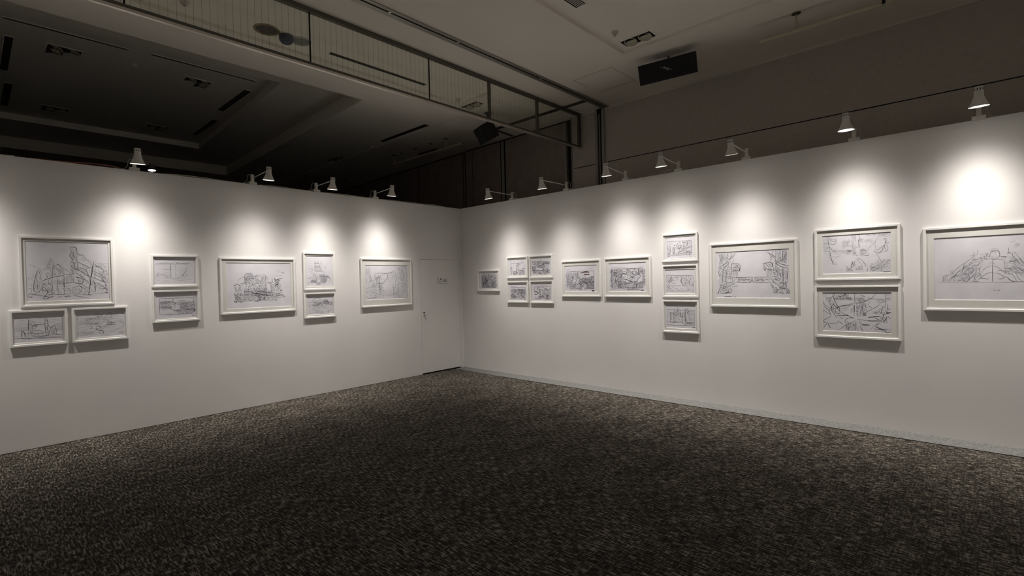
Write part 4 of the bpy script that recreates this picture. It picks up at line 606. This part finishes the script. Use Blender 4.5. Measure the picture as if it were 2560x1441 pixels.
'K':'L31,1,67,37,70,148,81,265;L31,1,78,32,82,137;L31,0,102,28,101,162;L68,1,90,33,92,219;L68,0,127,25,127,48;L31,0,127,48,124,152;L46,0,179,23,178,144;L46,0,227,22,226,113;L31,1,152,50,151,177;L46,0,300,28,269,71,232,108,193,151,178,167;L46,0,262,99,231,137,201,169,189,214;L31,0,269,71,273,100;L46,0,178,167,166,212,147,246,108,278,62,310,38,344;L46,0,189,214,178,259,154,304,116,336,77,346,38,384;L31,0,254,104,254,172,250,229,261,253;L31,0,208,192,223,251,219,342,222,433,199,501,169,540;L31,0,193,226,181,317,169,397,158,453,165,540;L46,0,231,297,235,263,261,253,291,266,321,268,343,286,354,315;L46,0,231,297,230,331,260,350,290,334,298,306,283,277;L68,0,298,301,313,296,320,325,309,341;L46,0,350,304,350,371,342,427,320,421,316,392;L46,0,313,347,335,359,342,394,331,416;L46,0,230,331,230,377,290,380,305,358;L31,0,222,433,275,413,309,426;L31,0,230,405,275,407,312,409;L31,0,260,412,256,492;L31,0,283,413,278,493;L31,0,309,426,312,494,300,561;L31,0,222,433,226,502,199,547;L31,0,199,558,252,554,304,562;L46,0,282,566,348,563,436,560,508,557;L46,0,508,557,607,563,690,563,738,559;L46,0,277,668,348,670,421,671,486,673;L46,0,543,674,606,670,689,670,758,665;L46,0,508,563,511,624,493,656,493,679,471,678;L46,0,519,563,518,624,525,657,536,679,553,674;L31,0,289,606,319,590,348,619,333,641,304,629;L31,0,356,608,385,598,414,632,378,620,363,642;L31,0,414,599,450,611,486,601,479,634,443,633;L31,0,543,602,579,598,606,626,571,636,550,625;L31,0,614,604,648,616,676,639,641,627;L31,0,690,596,724,618,751,619;L31,0,244,565,240,628,259,662,266,679;L31,0,274,572,270,617,259,651;L31,0,145,579,199,570,244,571;L31,0,122,636,176,666,236,662;L31,1,153,591,138,637,168,660;L46,0,236,684,206,729,167,763,121,797,75,808;L31,0,236,684,232,730;L31,0,137,751,160,752;L31,0,244,690,274,691,277,708,243,713;L31,0,243,741,273,753,310,748,307,720;L46,0,205,781,224,809,228,866,205,895,182,872,186,820,205,781;L46,0,121,872,152,883,186,877;L98,0,102,866,109,877;L31,0,75,831,121,837,182,820;L46,0,63,854,67,900,113,900,182,895;L46,0,99,739,126,740,129,780,98,780;L46,1,96,358,96,509,95,659;L31,0,89,358,90,520,93,682;L31,0,108,359,111,521,114,682;L31,1,57,380,60,565,56,704;L46,0,46,402,38,448,49,495,57,542;L31,0,123,360,146,395,158,453,146,522,153,591;L31,0,68,693,71,750,56,796;L68,0,36,854,32,900,43,906;L46,0,12,912,44,843,56,785;L46,0,54,217,58,287;L31,0,66,241,139,251;L31,0,37,599,45,646;L46,0,715,30,742,65,776,95,810,130,836,165;L46,0,745,87,769,122,803,157,829,202,822,245;L31,0,787,15,788,91;L46,0,835,19,833,159;L31,0,861,21,862,140;L68,0,884,24,884,45;L31,0,884,45,882,141;L46,0,922,22,919,187,916,272;L31,0,937,23,934,231;L68,1,953,19,948,232;L31,0,970,21,964,222;L31,0,766,122,765,198,754,251;L31,0,776,133,772,209;L46,0,832,224,862,269,895,303,934,321,992,351;L46,0,822,245,848,300,888,345,927,369,966,382,992,425;L46,0,665,311,679,279,713,270,754,256,785,286,791,351;L46,0,716,292,726,336,753,360,784,340;L46,0,740,294,767,322,774,285;L46,0,692,323,678,344,668,311;L46,0,664,355,678,410,698,427,695,389,678,366;L46,0,699,367,712,390,739,408,774,382;L31,0,712,412,753,414,794,416;L31,0,712,433,715,510,725,553;L31,0,736,435,739,511;L31,0,763,425,766,512;L31,0,797,416,800,481,833,525,853,536;L31,0,792,243,794,351,804,438;L31,0,832,267,831,374,847,461,853,536;L46,0,853,536,860,462,854,397;L46,0,738,565,772,609,798,664,831,696,858,740,890,793;L46,0,761,663,771,738,797,792;L31,0,772,566,813,556,852,579,885,634;L31,0,799,621,839,622,885,655;L46,0,797,792,837,782,843,846,830,894,803,884,797,825;L46,0,814,814,830,825,823,868,810,857;L31,0,844,825,890,836,929,836;L46,0,843,889,889,894,935,899;L46,0,871,708,891,676,917,698,930,741,891,761;L46,0,894,761,930,757,936,788,897,788;L46,0,871,761,903,804,949,804;L31,0,914,379,914,528,908,698;L31,0,930,380,929,529,927,698;L68,1,923,401,921,677;L31,0,959,424,961,551,953,699,962,805;L46,0,992,436,975,488,977,552,983,615;L46,0,861,376,874,420,886,484,892,570,873,484;L31,0,962,805,968,868,961,920;L68,0,974,868,990,905;L46,0,969,794,988,847,993,910;L68,0,977,594,983,626;L31,0,863,140,889,185,908,240,869,226,849,182;L31,0,923,102,933,103;L31,0,913,485,929,486;L46,0,862,247,908,261,961,275;L68,0,113,981,182,974,235,980;L68,0,257,979,287,979;S0,81,13,80,40,46,356,160,752,24;S0,81,13,80,40,861,376,982,763,24;S0,32,12,40,60,101,127,178,248,24;S0,32,12,40,60,850,139,961,254,24;S1,54,22,88,6,51,42,124,244,24;S1,54,22,88,6,910,37,974,255,24;S0,40,11,0,60,60,681,152,809,24;S0,54,11,0,60,872,676,968,815,24;S1,54,17,0,60,319,573,493,645,24;S1,54,17,0,60,536,580,737,651,24;S1,40,17,-30,15,46,263,185,363,24;S1,40,17,30,15,835,246,986,383,24;S3,24,42,0,20,289,561,744,662,88;S0,40,14,0,80,223,251,349,416,24;S0,40,14,0,80,665,256,790,426,24;S0,35,14,80,40,222,399,312,550,24;S0,35,14,80,40,712,412,799,556,24;S0,54,19,70,50,108,324,222,570,24;S0,54,19,-70,50,802,243,859,547,24;S1,54,22,85,20,138,568,258,776,24;S1,54,22,-60,30,765,566,903,804,24;S0,40,14,0,80,60,750,227,900,24;S0,40,14,0,80,797,782,968,910,24;S0,32,22,88,8,59,31,246,183,24;S0,32,22,88,8,837,30,974,234,24;S3,36,42,85,20,46,356,220,889,88;S3,36,42,95,20,774,371,981,889,88',
'L1':'L74,4,79,8,85,84,91,183,97,260,107,326,109,403;L74,4,109,403,119,480,128,579,138,634,153,701,166,756;L50,1,92,20,124,66,170,92,202,117,221,151,182,158,143,144,105,75;L50,4,98,184,130,219,169,233,201,203,221,183;L34,1,6,77,39,80,66,50;L34,1,5,121,32,123,65,93;L50,1,5,230,19,199,58,191,88,183;L34,1,5,264,45,245,81,215;L50,1,5,297,51,311,90,303;L34,1,5,362,31,370,64,356,90,303;L50,4,100,271,123,327,142,372,168,407,207,409;L50,1,123,327,181,364,213,399,187,419,149,405;L34,4,11,396,57,399,109,403;L34,1,116,403,155,439,194,463,232,465;L34,1,220,399,284,402,347,403;L50,4,30,452,50,454;L34,4,63,465,89,478,102,512;L34,1,148,525,167,559,193,550,212,584,245,542,271,533;L34,1,82,554,102,578,122,579;L34,4,82,631,115,639,134,623;L34,1,88,731,114,732;L50,1,186,746,212,758;L34,1,452,33,451,171,454,330,457,384;L34,1,504,28,504,175;L50,4,553,11,556,54,568,102,571,129;L50,4,571,129,596,131,614,154;L50,4,568,113,553,159,541,200;L34,4,547,211,547,274,544,327;L34,4,553,232,559,296,565,360;L74,4,366,388,404,396,448,405;L74,4,372,421,410,429,441,426;L34,4,360,506,391,476,423,446;L74,4,479,428,472,481,491,482,516,484;L34,4,510,345,522,336,534,337;L50,4,565,392,583,425,620,438;L74,4,583,398,614,411,632,407;L74,4,602,437,638,439,662,441;L50,4,571,445,595,489,632,491,674,483;L50,4,485,514,509,536,540,549;L34,4,565,487,577,541,601,563;L50,4,589,531,632,544,692,558;L34,4,686,495,695,558;L50,1,823,110,799,180,776,230,746,280,716,329,698,370,680,421;L34,1,793,201,782,272,785,355,794,408;L34,1,794,408,800,502,823,576,847,651,865,714;L50,4,770,427,782,470,794,491;L50,4,799,429,835,411,858,382,882,342,905,323;L74,4,817,472,829,514,858,485,887,415,893,364;L74,4,939,162,934,223,922,273;L50,4,893,158,922,161,939,142;L50,4,922,273,951,266,980,258;L50,4,905,323,928,305,951,327,963,389,951,450,934,485,922,459,925,387;L50,4,922,284,916,345,922,407;L50,1,776,835,812,816,859,766,894,705,917,665;L50,1,865,933,882,850,917,789,952,728,992,669;L50,4,716,886,758,877,794,878;L74,4,716,775,752,771;L74,4,716,833,728,802;L74,4,722,875,746,860;L74,4,710,922,740,929,770,945;L50,4,794,909,818,900,830,931;L50,4,865,912,871,964;L106,4,889,980,941,980,994,980;L74,4,459,694,453,747,440,779;L74,4,434,768,440,833,472,834,478,770;L50,4,428,746,459,758,490,760;L50,4,515,643,540,629,577,647,607,701,632,776,644,830;L34,1,522,654,558,709,583,774,601,850,607,945;L34,1,626,723,662,799,674,895,668,969;L74,4,671,895,662,947;L50,4,365,873,390,895,421,875,390,939;L50,4,396,863,434,919,459,919;L50,1,496,867,515,910,546,890,564,869;L50,1,269,891,295,914,288,936;L50,4,650,21,680,34,716,33;L74,4,716,28,728,29;L50,4,746,10,775,44,799,36;L34,1,834,50,881,65,927,28;L34,1,952,656,952,728,958,791,975,781;S4,40,12,30,60,529,125,620,217,27;S4,35,14,60,50,441,682,509,825,27;S4,54,14,20,60,352,818,446,951,27;S1,40,19,30,60,496,824,595,913,27;S1,54,29,-40,20,812,669,993,885,27;S4,67,14,20,60,704,832,859,953,27;S1,40,19,-45,25,105,64,221,151,27;S1,54,19,20,30,6,55,83,368,27;S4,40,14,20,60,565,381,680,557,27;S4,27,14,60,40,811,337,905,509,27;S1,40,19,20,60,834,29,985,105,27;S1,18,12,10,50,37,431,270,576,27;S1,27,14,0,40,75,631,218,758,27;S1,35,29,-40,15,310,148,423,307,27;S3,24,61,-40,20,310,126,435,318,88;S3,18,55,-30,20,644,135,740,227,88;S3,36,73,88,8,455,33,509,505,88;S3,36,110,-35,20,716,707,993,968,88;S3,24,98,0,10,220,399,472,502,88',
'L2':'L50,0,47,17,47,108,53,187;L74,0,171,15,151,95,131,140;L74,0,194,15,178,72,171,139,187,218,197,274;L74,0,342,8,345,35,329,58,316,75;L74,0,345,35,362,69;L50,0,362,69,355,125,368,158,394,180,439,190;L50,0,217,116,250,104,290,92;L50,0,64,176,91,141,117,129;L74,0,5,234,16,279,23,325;L50,0,29,324,70,369,110,413;L50,0,23,347,56,415,96,470,116,571;L50,0,22,462,62,517,109,560,123,588;L50,0,5,508,22,462;L50,0,110,220,110,288,130,344,117,413,96,470;L74,0,164,275,170,320,197,365,223,409,256,486;L74,0,157,309,137,367,130,435,150,502,183,580,215,668;L50,0,110,413,157,422,223,392,289,362,354,331,419,324,477,267;L50,0,223,386,289,339,374,320,445,279;L50,1,276,429,328,405,387,358,419,313;L50,1,295,485,347,449,386,403;L50,0,477,267,522,254,585,231,649,196,724,151;L50,0,490,288,560,264,630,230,692,173;L50,0,668,119,699,151,724,156,767,150;L50,0,724,151,755,95,792,30;L50,1,767,161,835,165,920,163;L74,0,932,157,987,154;L50,1,711,184,692,261,673,327;L50,0,692,337,704,364,729,369;L74,1,484,11,484,100,484,189,480,255;L107,0,480,316,477,400,478,489;L50,0,478,489,473,566;L107,0,470,578,473,594;L50,1,451,401,438,457,435,524;L50,0,515,288,512,376,515,421;L50,0,534,331,534,431;L50,0,554,309,550,408;L74,0,499,471,521,476,543,464;L50,0,585,330,591,429,604,483;L50,0,611,263,636,306,629,361,667,382;L74,1,598,307,597,418;L74,1,566,441,565,595;L107,1,518,531,521,586;L50,0,262,486,301,529,340,561,386,582;L74,0,209,595,275,592,340,584,386,593,431,635,476,649;L50,0,463,645,405,653,366,672,347,706,333,763;L50,0,482,710,456,756,418,792,372,828,333,853,287,912,221,984;L50,0,521,675,559,689,609,698,659,711;L107,0,666,713,734,713,833,707;L107,0,672,623,722,615,759,608;L107,0,759,597,796,601,833,596;L74,0,753,608,796,650,851,701;L50,0,833,599,870,608,873,656;L154,0,882,548,895,569;L74,0,882,548,919,541;L154,0,919,508,943,507,967,501;L74,0,943,507,973,495,992,484;L50,0,610,527,673,470,735,412,785,367,816,333,828,300;L50,1,584,550,635,504;L74,0,571,799,609,805,684,809;L74,0,571,827,634,834,697,839;L74,0,552,850,571,904,596,974;L74,0,777,863,796,813,833,773;L107,0,783,863,832,887,875,916;L74,0,875,916,905,957,930,983;L74,0,758,908,820,915,881,916,942,906;L107,0,918,991,994,990;L50,1,702,928,759,826,821,746,839,723;L74,0,222,730,261,773,297,816;L50,0,126,594,102,640,48,688,8,725,5,748;L50,0,5,748,28,775;L50,0,5,782,55,796,68,801;L50,0,75,803,142,799,235,791;L50,0,61,813,28,872,7,919;L74,0,75,812,95,879,115,934;L74,1,917,17,920,147,917,276,919,384;L50,0,907,298,883,364,864,429,858,495,882,515;L50,0,950,275,950,361,946,426,986,403;L50,0,822,420,834,431,852,403;L50,1,747,499,797,497,846,473;L50,0,943,567,961,609,985,645;L50,0,882,559,882,634,857,722;L50,0,919,578,931,632,906,687,882,721;L50,1,980,178,920,222,871,245,834,279;L50,0,404,859,391,916,385,972;L74,0,391,894,388,950;L50,0,340,863,352,918,359,963;L50,0,456,800,462,867;L50,0,495,732,488,821,488,954;L50,0,546,718,558,761,558,783;L50,0,197,274,223,330,256,408,259,486;L50,0,190,433,196,500,183,523;L50,0,203,545,255,548,262,531;L50,0,255,633,288,665,321,652;L50,0,561,55,599,76,630,109;L50,0,250,160,290,160,329,148;S0,108,17,20,60,211,37,394,191,27;S0,54,17,60,50,91,141,223,341,27;S0,40,15,50,40,374,113,439,190,27;S0,54,20,60,50,117,345,262,542,27;S0,67,17,30,60,503,89,636,229,27;S1,81,25,80,20,554,242,654,547,27;S1,54,25,60,30,853,321,955,534,27;S1,67,30,80,20,340,763,520,952,27;S0,40,15,30,60,603,527,641,592,27;S0,27,15,20,60,50,119,117,254,27;S1,54,25,60,30,846,604,942,750,27;S1,27,30,0,20,735,456,858,538,27;S1,21,20,60,40,920,17,992,188,27;S3,30,76,80,15,503,266,610,593,88;S3,24,63,0,10,798,171,908,255,88;S3,30,76,80,15,340,785,532,951,88;S3,24,89,0,10,211,139,611,197,88;S3,18,89,0,10,734,904,994,983,88',
'M':'L20,4,33,719,162,720,304,721,442,722,511,722;L20,4,511,722,645,722,777,718,907,719,970,720;L30,4,77,619,113,607,142,601;L20,4,77,619,76,709;L44,1,84,632,83,709;L44,1,98,626,98,703;L20,4,113,607,119,709;L20,4,142,601,185,532,228,469,263,432,305,383,333,347;L20,4,333,347,354,297,358,247;L20,4,333,340,375,298,386,274,386,211;L30,1,327,296,361,304;L30,4,119,709,148,658,184,621,220,596;L30,4,134,716,177,646,227,634,269,685,290,717;L44,4,149,633,177,621,206,570,241,520;L30,4,241,520,277,471,312,446,333,397;L30,4,248,571,263,508,270,445;L44,1,212,704,248,685,276,711;L30,4,340,384,368,360,402,374,423,362;L30,1,368,410,395,399,409,424,374,461,347,460;L44,1,396,330,423,331;L44,1,430,313,444,313,444,344;L30,4,403,349,444,350,471,364;L44,1,458,264,461,326;L44,1,475,265,471,314;L30,4,491,352,492,278,512,241,539,230,566,256,573,305,559,354,525,366,498,352;L44,4,505,253,533,242,539,267;L20,1,485,240,519,211,553,218,576,269;L20,1,492,315,532,347,566,311;L30,4,573,330,626,344;L44,1,576,330,599,337,629,338;L44,1,579,355,626,357;L30,4,633,283,666,285;L30,4,643,198,646,278;L44,4,633,277,660,272;L30,4,673,273,679,334,706,384,738,458;L20,4,686,261,732,360,765,434,804,508,842,582;L30,1,738,360,745,409,764,459;L44,4,653,406,686,407,706,396;L44,4,738,482,758,483;L30,4,508,365,510,452,510,551,511,650,511,719;L44,1,511,477,511,576,513,712;L30,1,415,574,436,525,471,482,511,470;L30,1,511,470,552,490,585,540,605,577;L30,1,415,649,443,612,477,581,511,576;L30,1,511,576,552,589,585,620,612,658;L20,1,478,451,498,420,525,427,532,452;L20,1,402,449,416,399,457,363,491,364;L20,1,512,371,566,373,606,393,612,467,606,528;L30,4,405,574,415,637,408,655,442,668,477,675;L30,4,551,676,585,670,612,652;L30,1,367,586,395,574,415,624;L30,1,353,711,360,648,374,598;L30,4,305,522,333,497,353,510,346,560,318,585;L44,1,374,486,374,561;L44,1,388,498,402,511,402,561;L30,4,276,609,297,572,318,635,304,686;L20,4,290,723,318,673,346,623,374,561;L20,4,346,711,373,711,401,712;L20,4,374,661,346,711;L30,4,555,539,579,546,612,553,646,554,679,542;L63,1,609,553,659,560;L30,4,619,528,652,517,672,542;L30,1,599,627,632,652,665,701,698,714;L30,1,619,578,659,603,685,640,705,714;L30,4,705,616,718,579,751,580,777,617,803,642;L30,4,705,616,718,665,751,714;L44,1,725,518,764,544,797,593;L30,4,686,432,718,518,777,581,842,654,881,719;L20,4,842,582,881,643,919,716;L30,4,639,677,658,701,678,714;L20,1,660,119,700,106;L20,1,686,169,706,152,732,159,719,183,690,188;L30,1,706,164,719,171;L20,1,791,241,843,246;L44,4,517,847,537,847;L63,4,551,847,570,847;S4,81,16,-40,30,149,544,332,711,16;S1,94,27,-50,15,249,445,415,712,16;S4,81,12,40,60,249,419,346,598,16;S1,81,27,45,20,673,358,803,605,16;S1,40,12,0,60,333,347,430,462,16;S4,54,12,20,60,612,504,712,604,16;S4,27,10,0,60,410,274,485,364,16;S1,54,27,50,20,803,557,894,716,16;S1,54,16,20,60,606,405,712,530,16;S4,27,12,60,20,646,333,705,432,16;S3,36,60,-50,15,206,494,415,712,88;S3,36,60,45,15,686,407,842,654,88',
}

FD, FW_, RB = 0.024, 0.023, 0.011     # frame depth, face width, glass recess
def smooth_pts(P):
    if len(P) < 3: return P
    for i in range(1, len(P)-1):                 # keep sharp corners sharp
        a = Vector((P[i][0]-P[i-1][0], P[i][1]-P[i-1][1])); c = Vector((P[i+1][0]-P[i][0], P[i+1][1]-P[i][1]))
        if a.length > 0 and c.length > 0 and a.dot(c) < 0.45*a.length*c.length:
            return smooth_pts(P[:i+1])[:-1] + [P[i]] + smooth_pts(P[i:])[1:]
    return [(q.x, q.y) for q in catmull([Vector((x, y, 0)) for x, y in P], 3)]
def ribbon(b, P, wd, y, mi, ax=True):
    n = len(P)
    if n < 2: return
    L_ = []; 
    for i in range(n):
        x0, z0 = P[max(i-1, 0)]; x1, z1 = P[min(i+1, n-1)]; dx, dz = x1-x0, z1-z0; l = math.hypot(dx, dz) or 1
        tap = 0.55 + 0.45*math.sin(math.pi*min(1, max(0, (i+0.6)/(n+0.2))))
        nx, nz = -dz/l*wd*tap/2, dx/l*wd*tap/2; L_.append(((P[i][0]+nx, y, P[i][1]+nz), (P[i][0]-nx, y, P[i][1]-nz)))
    for i in range(n-1):
        b.face([L_[i][0], L_[i][1], L_[i+1][1], L_[i+1][0]], mi)
INK = {0: 1, 1: 2, 2: 3, 3: 4, 4: 5}
def drawing(code, W, Hh, x0, z1, seed):
    """sheet W x Hh with its upper left corner at (x0, z1); strokes are flat ribbons on the paper"""
    rnd = random.Random(seed); b = MB(); b.keep = True; b.raw = True
    yp = -0.006
    b.face([(x0-0.01, yp, z1-Hh-0.01), (x0+W+0.01, yp, z1-Hh-0.01), (x0+W+0.01, yp, z1+0.01), (x0-0.01, yp, z1+0.01)], 0)
    def P(u, v): return (x0 + W*u/999, z1 - Hh*v/999)
    lay = {3: 0.00012, 1: 0.00024, 2: 0.0003, 4: 0.00034, 0: 0.0004}
    for cmd in code.split(';'):
        a = [float(q) for q in cmd[1:].split(',')]
        if cmd[0] == 'L':
            wd = a[0]/10/1000*W; ti = int(a[1]); pts = [P(a[i], a[i+1]) for i in range(2, len(a)-1, 2)]
            pts = smooth_pts(pts); j = wd*0.25
            pts = [(x + rnd.uniform(-j, j), z + rnd.uniform(-j, j)) for x, z in pts]
            ribbon(b, pts, wd, yp - lay[ti], INK[ti])
            if len(pts) > 3:                      # a second, lighter searching line beside the first, as in a sketch
                ox, oz = rnd.uniform(-1, 1), rnd.uniform(-1, 1); sh = min(0.0045*W, 0.004); cut = rnd.randint(0, 2)
                ribbon(b, [(min(max(x+ox*sh, x0+.001), x0+W-.001), min(max(z+oz*sh, z1-Hh+.001), z1-.001)) for x, z in pts[cut:]], wd*0.55, yp - lay[1] - 0.00005, 2 if ti == 1 else 5)
        else:
            ti, n, ln, an, spr, u0, v0, u1, v1, wd = a; ti = int(ti); wd = wd/10/1000*W
            if u1 < u0: u0, u1 = u1, u0
            if v1 < v0: v0, v1 = v1, v0
            if ti == 3: wd = wd * 1.0
            for _ in range(int(n)):
                u = rnd.uniform(u0, u1); v = rnd.uniform(v0, v1); L0 = ln/1000*W*rnd.uniform(0.5, 1.3)
                th = math.radians(-an + rnd.uniform(-spr, spr)); kq = rnd.uniform(-1.2, 1.2) if ti != 3 else rnd.uniform(-0.3, 0.3)
                x, z = P(u, v); pts = []; m_ = 4
                for i in range(m_+1):
                    pts.append((x, z)); x += math.cos(th)*L0/m_; z += math.sin(th)*L0/m_; th += kq/m_
                cxm = sum(p[0] for p in pts)/len(pts) - P(u, v)[0]; czm = sum(p[1] for p in pts)/len(pts) - P(u, v)[1]
                pts = [(min(max(px-cxm, x0+0.001), x0+W-0.001), min(max(pz-czm, z1-Hh+0.001), z1-0.001)) for px, pz in pts]
                ribbon(b, pts, wd*rnd.uniform(0.7, 1.2), yp - lay[ti] - rnd.uniform(0, 0.00006), INK[ti])
    return b
def framed(side, key, u0, u1, v0, v1, ins, label, group=None):
    W, Hh = u1-u0, v1-v0; uc, vc = (u0+u1)/2, (v0+v1)/2
    loc, rz = ((uc, -0.0008, vc), 0.0) if side == 'L' else ((-0.0008, -uc, vc), -math.pi/2)
    t = thing('framed_drawing', loc, label, 'framed drawing', group, rz)
    b = MB(); w2, h2 = W/2, Hh/2
    def ringface(a, ya, c, yc):      # quad ring between rect inset a at depth ya and inset c at depth yc
        A_ = [(-w2+a, ya, -h2+a), (w2-a, ya, -h2+a), (w2-a, ya, h2-a), (-w2+a, ya, h2-a)]
        B_ = [(-w2+c, yc, -h2+c), (w2-c, yc, -h2+c), (w2-c, yc, h2-c), (-w2+c, yc, h2-c)]
        for i in range(4): j = (i+1) % 4; b.face([A_[i], A_[j], B_[j], B_[i]])
    ringface(0, 0, 0, -FD+0.0015); ringface(0, -FD+0.0015, 0.0015, -FD); ringface(0.0015, -FD, FW_-0.004, -FD); ringface(FW_-0.004, -FD, FW_-0.001, -FD+0.002); ringface(FW_-0.001, -FD+0.002, FW_, -FD+RB+0.001)
    ringface(FW_, -FD+RB+0.001, FW_, 0); ringface(FW_, 0, 0, 0)
    b.build('frame', m_frame, t)
    l, r, tp, bt = ins; X0, X1 = -w2 + W*l, w2 - W*r; Z0, Z1 = -h2 + Hh*bt, h2 - Hh*tp
    y0 = -FD + RB + 0.002; e = 0.003; a = FW_ - 0.001
    b = MB(); O = [(-w2+a, y0, -h2+a), (w2-a, y0, -h2+a), (w2-a, y0, h2-a), (-w2+a, y0, h2-a)]
    I = [(X0-e, y0, Z0-e), (X1+e, y0, Z0-e), (X1+e, y0, Z1+e), (X0-e, y0, Z1+e)]; K = [(X0, y0+0.0045, Z0), (X1, y0+0.0045, Z0), (X1, y0+0.0045, Z1), (X0, y0+0.0045, Z1)]
    for i in range(4):
        j = (i+1) % 4; b.face([O[i], O[j], I[j], I[i]]); b.face([I[i], I[j], K[j], K[i]])
    b.build('mat_board', m_mat, t)
    b = drawing(ART[key], X1-X0, Z1-Z0, X0, Z1, sum(map(ord, key)))
    b.build('drawing', [m_paper, m_ink, m_pencil, m_red, m_wash, m_soft], t)
    b = MB(); g_ = FW_ + 0.0005; b.face([(-w2+g_, -FD+RB, -h2+g_), (w2-g_, -FD+RB, -h2+g_), (w2-g_, -FD+RB, h2-g_), (-w2+g_, -FD+RB, h2-g_)]); b.raw = True
    b.build('glass', m_glass, t)
    return t
FR = [
('L', 'A1', -5.998, -5.236, 1.462, 2.194, (.065, .06, .072, .08), 'large white framed ink drawing of a ragged tower over a collapsed building, top left'),
('L', 'A2', -6.085, -5.644, 1.061, 1.433, (.075, .07, .11, .11), 'small white framed drawing of two ruined towers joined by a bridge, bottom left'),
('L', 'A3', -5.609, -5.120, 1.061, 1.434, (.075, .065, .11, .11), 'small white framed drawing of drifting cloudy foliage, right of the twin ruined towers'),
('L', 'B1', -4.886, -4.397, 1.638, 2.023, (.075, .06, .10, .09), 'small white framed drawing of a faint harbour line with two thin masts'),
('L', 'B2', -4.888, -4.392, 1.218, 1.602, (.08, .06, .09, .10), 'small white framed drawing of a winding pale river in dark fields'),
('L', 'C', -4.155, -3.184, 1.266, 2.005, (.082, .065, .09, .095), 'large white framed drawing of a dense hill town heap, alone on the left wall'),
('L', 'D1', -3.061, -2.574, 1.549, 2.100, (.10, .065, .10, .10), 'upright white framed drawing of a tall stepped tower of stacked floors'),
('L', 'D2', -3.064, -2.577, 1.139, 1.510, (.10, .07, .12, .13), 'small white framed drawing of a curved roof over a low hill, under the stepped tower'),
('L', 'E', -2.136, -1.170, 1.246, 2.030, (.085, .07, .14, .15), 'large white framed faint pencil drawing of vines between cliffs, next to the door'),
('R', 'F', 0.444, 0.998, 1.440, 1.816, (.13, .12, .14, .12), 'small lone white framed drawing of grey tangled foliage nearest the room corner'),
('R', 'G1', 1.187, 1.665, 1.659, 2.022, (.09, .10, .13, .11), 'white framed drawing of a single tall tower, top left of the block of four'),
('R', 'G2', 1.698, 2.193, 1.649, 2.020, (.09, .09, .12, .11), 'white framed drawing of a round pond, top right of the block of four'),
('R', 'G3', 1.182, 1.664, 1.241, 1.606, (.09, .09, .13, .11), 'white framed drawing of crowded dark buildings, bottom left of the block of four'),
('R', 'G4', 1.704, 2.197, 1.237, 1.610, (.09, .09, .13, .11), 'white framed drawing of a sketchy town, bottom right of the block of four'),
('R', 'H', 2.364, 3.084, 1.349, 1.903, (.085, .10, .145, .14), 'medium white framed city drawing with reddish brown strokes at its upper right'),
('R', 'I', 3.150, 3.886, 1.348, 1.912, (.10, .10, .145, .145), 'medium white framed grey drawing of tangled streets, right of the reddish brown one'),
('R', 'J1', 4.061, 4.545, 1.816, 2.187, (.085, .095, .13, .11), 'white framed drawing of trees on a slope, top of the stack of three'),
('R', 'J2', 4.053, 4.545, 1.345, 1.776, (.085, .095, .15, .13), 'white framed drawing of an open curved road, middle of the stack of three'),
('R', 'J3', 4.049, 4.546, 0.877, 1.308, (.085, .095, .15, .14), 'white framed drawing of pillars in a hall, bottom of the stack of three'),
('R', 'K', 4.699, 5.678, 1.233, 2.015, (.072, .085, .14, .14), 'large white framed drawing of two facing carved beasts joined by a low balustrade'),
('R', 'L1', 5.854, 6.604, 1.539, 2.096, (.10, .105, .14, .125), 'wide white framed drawing of branches and leaves, upper of the two stacked frames'),
('R', 'L2', 5.847, 6.604, 0.917, 1.481, (.10, .105, .135, .13), 'wide white framed drawing of crossing cracked branches, lower of the two stacked frames'),
('R', 'M', 6.780, 7.740, 1.231, 2.029, (.085, .085, .13, .13), 'large white framed drawing of a domed mound of machinery, cut by the right edge'),
]
GRP = {'G': 'block of four frames', 'J': 'stack of three frames', 'L': 'pair of wide stacked frames'}
for f_ in FR: framed(*f_, group=GRP.get(f_[1][0]))
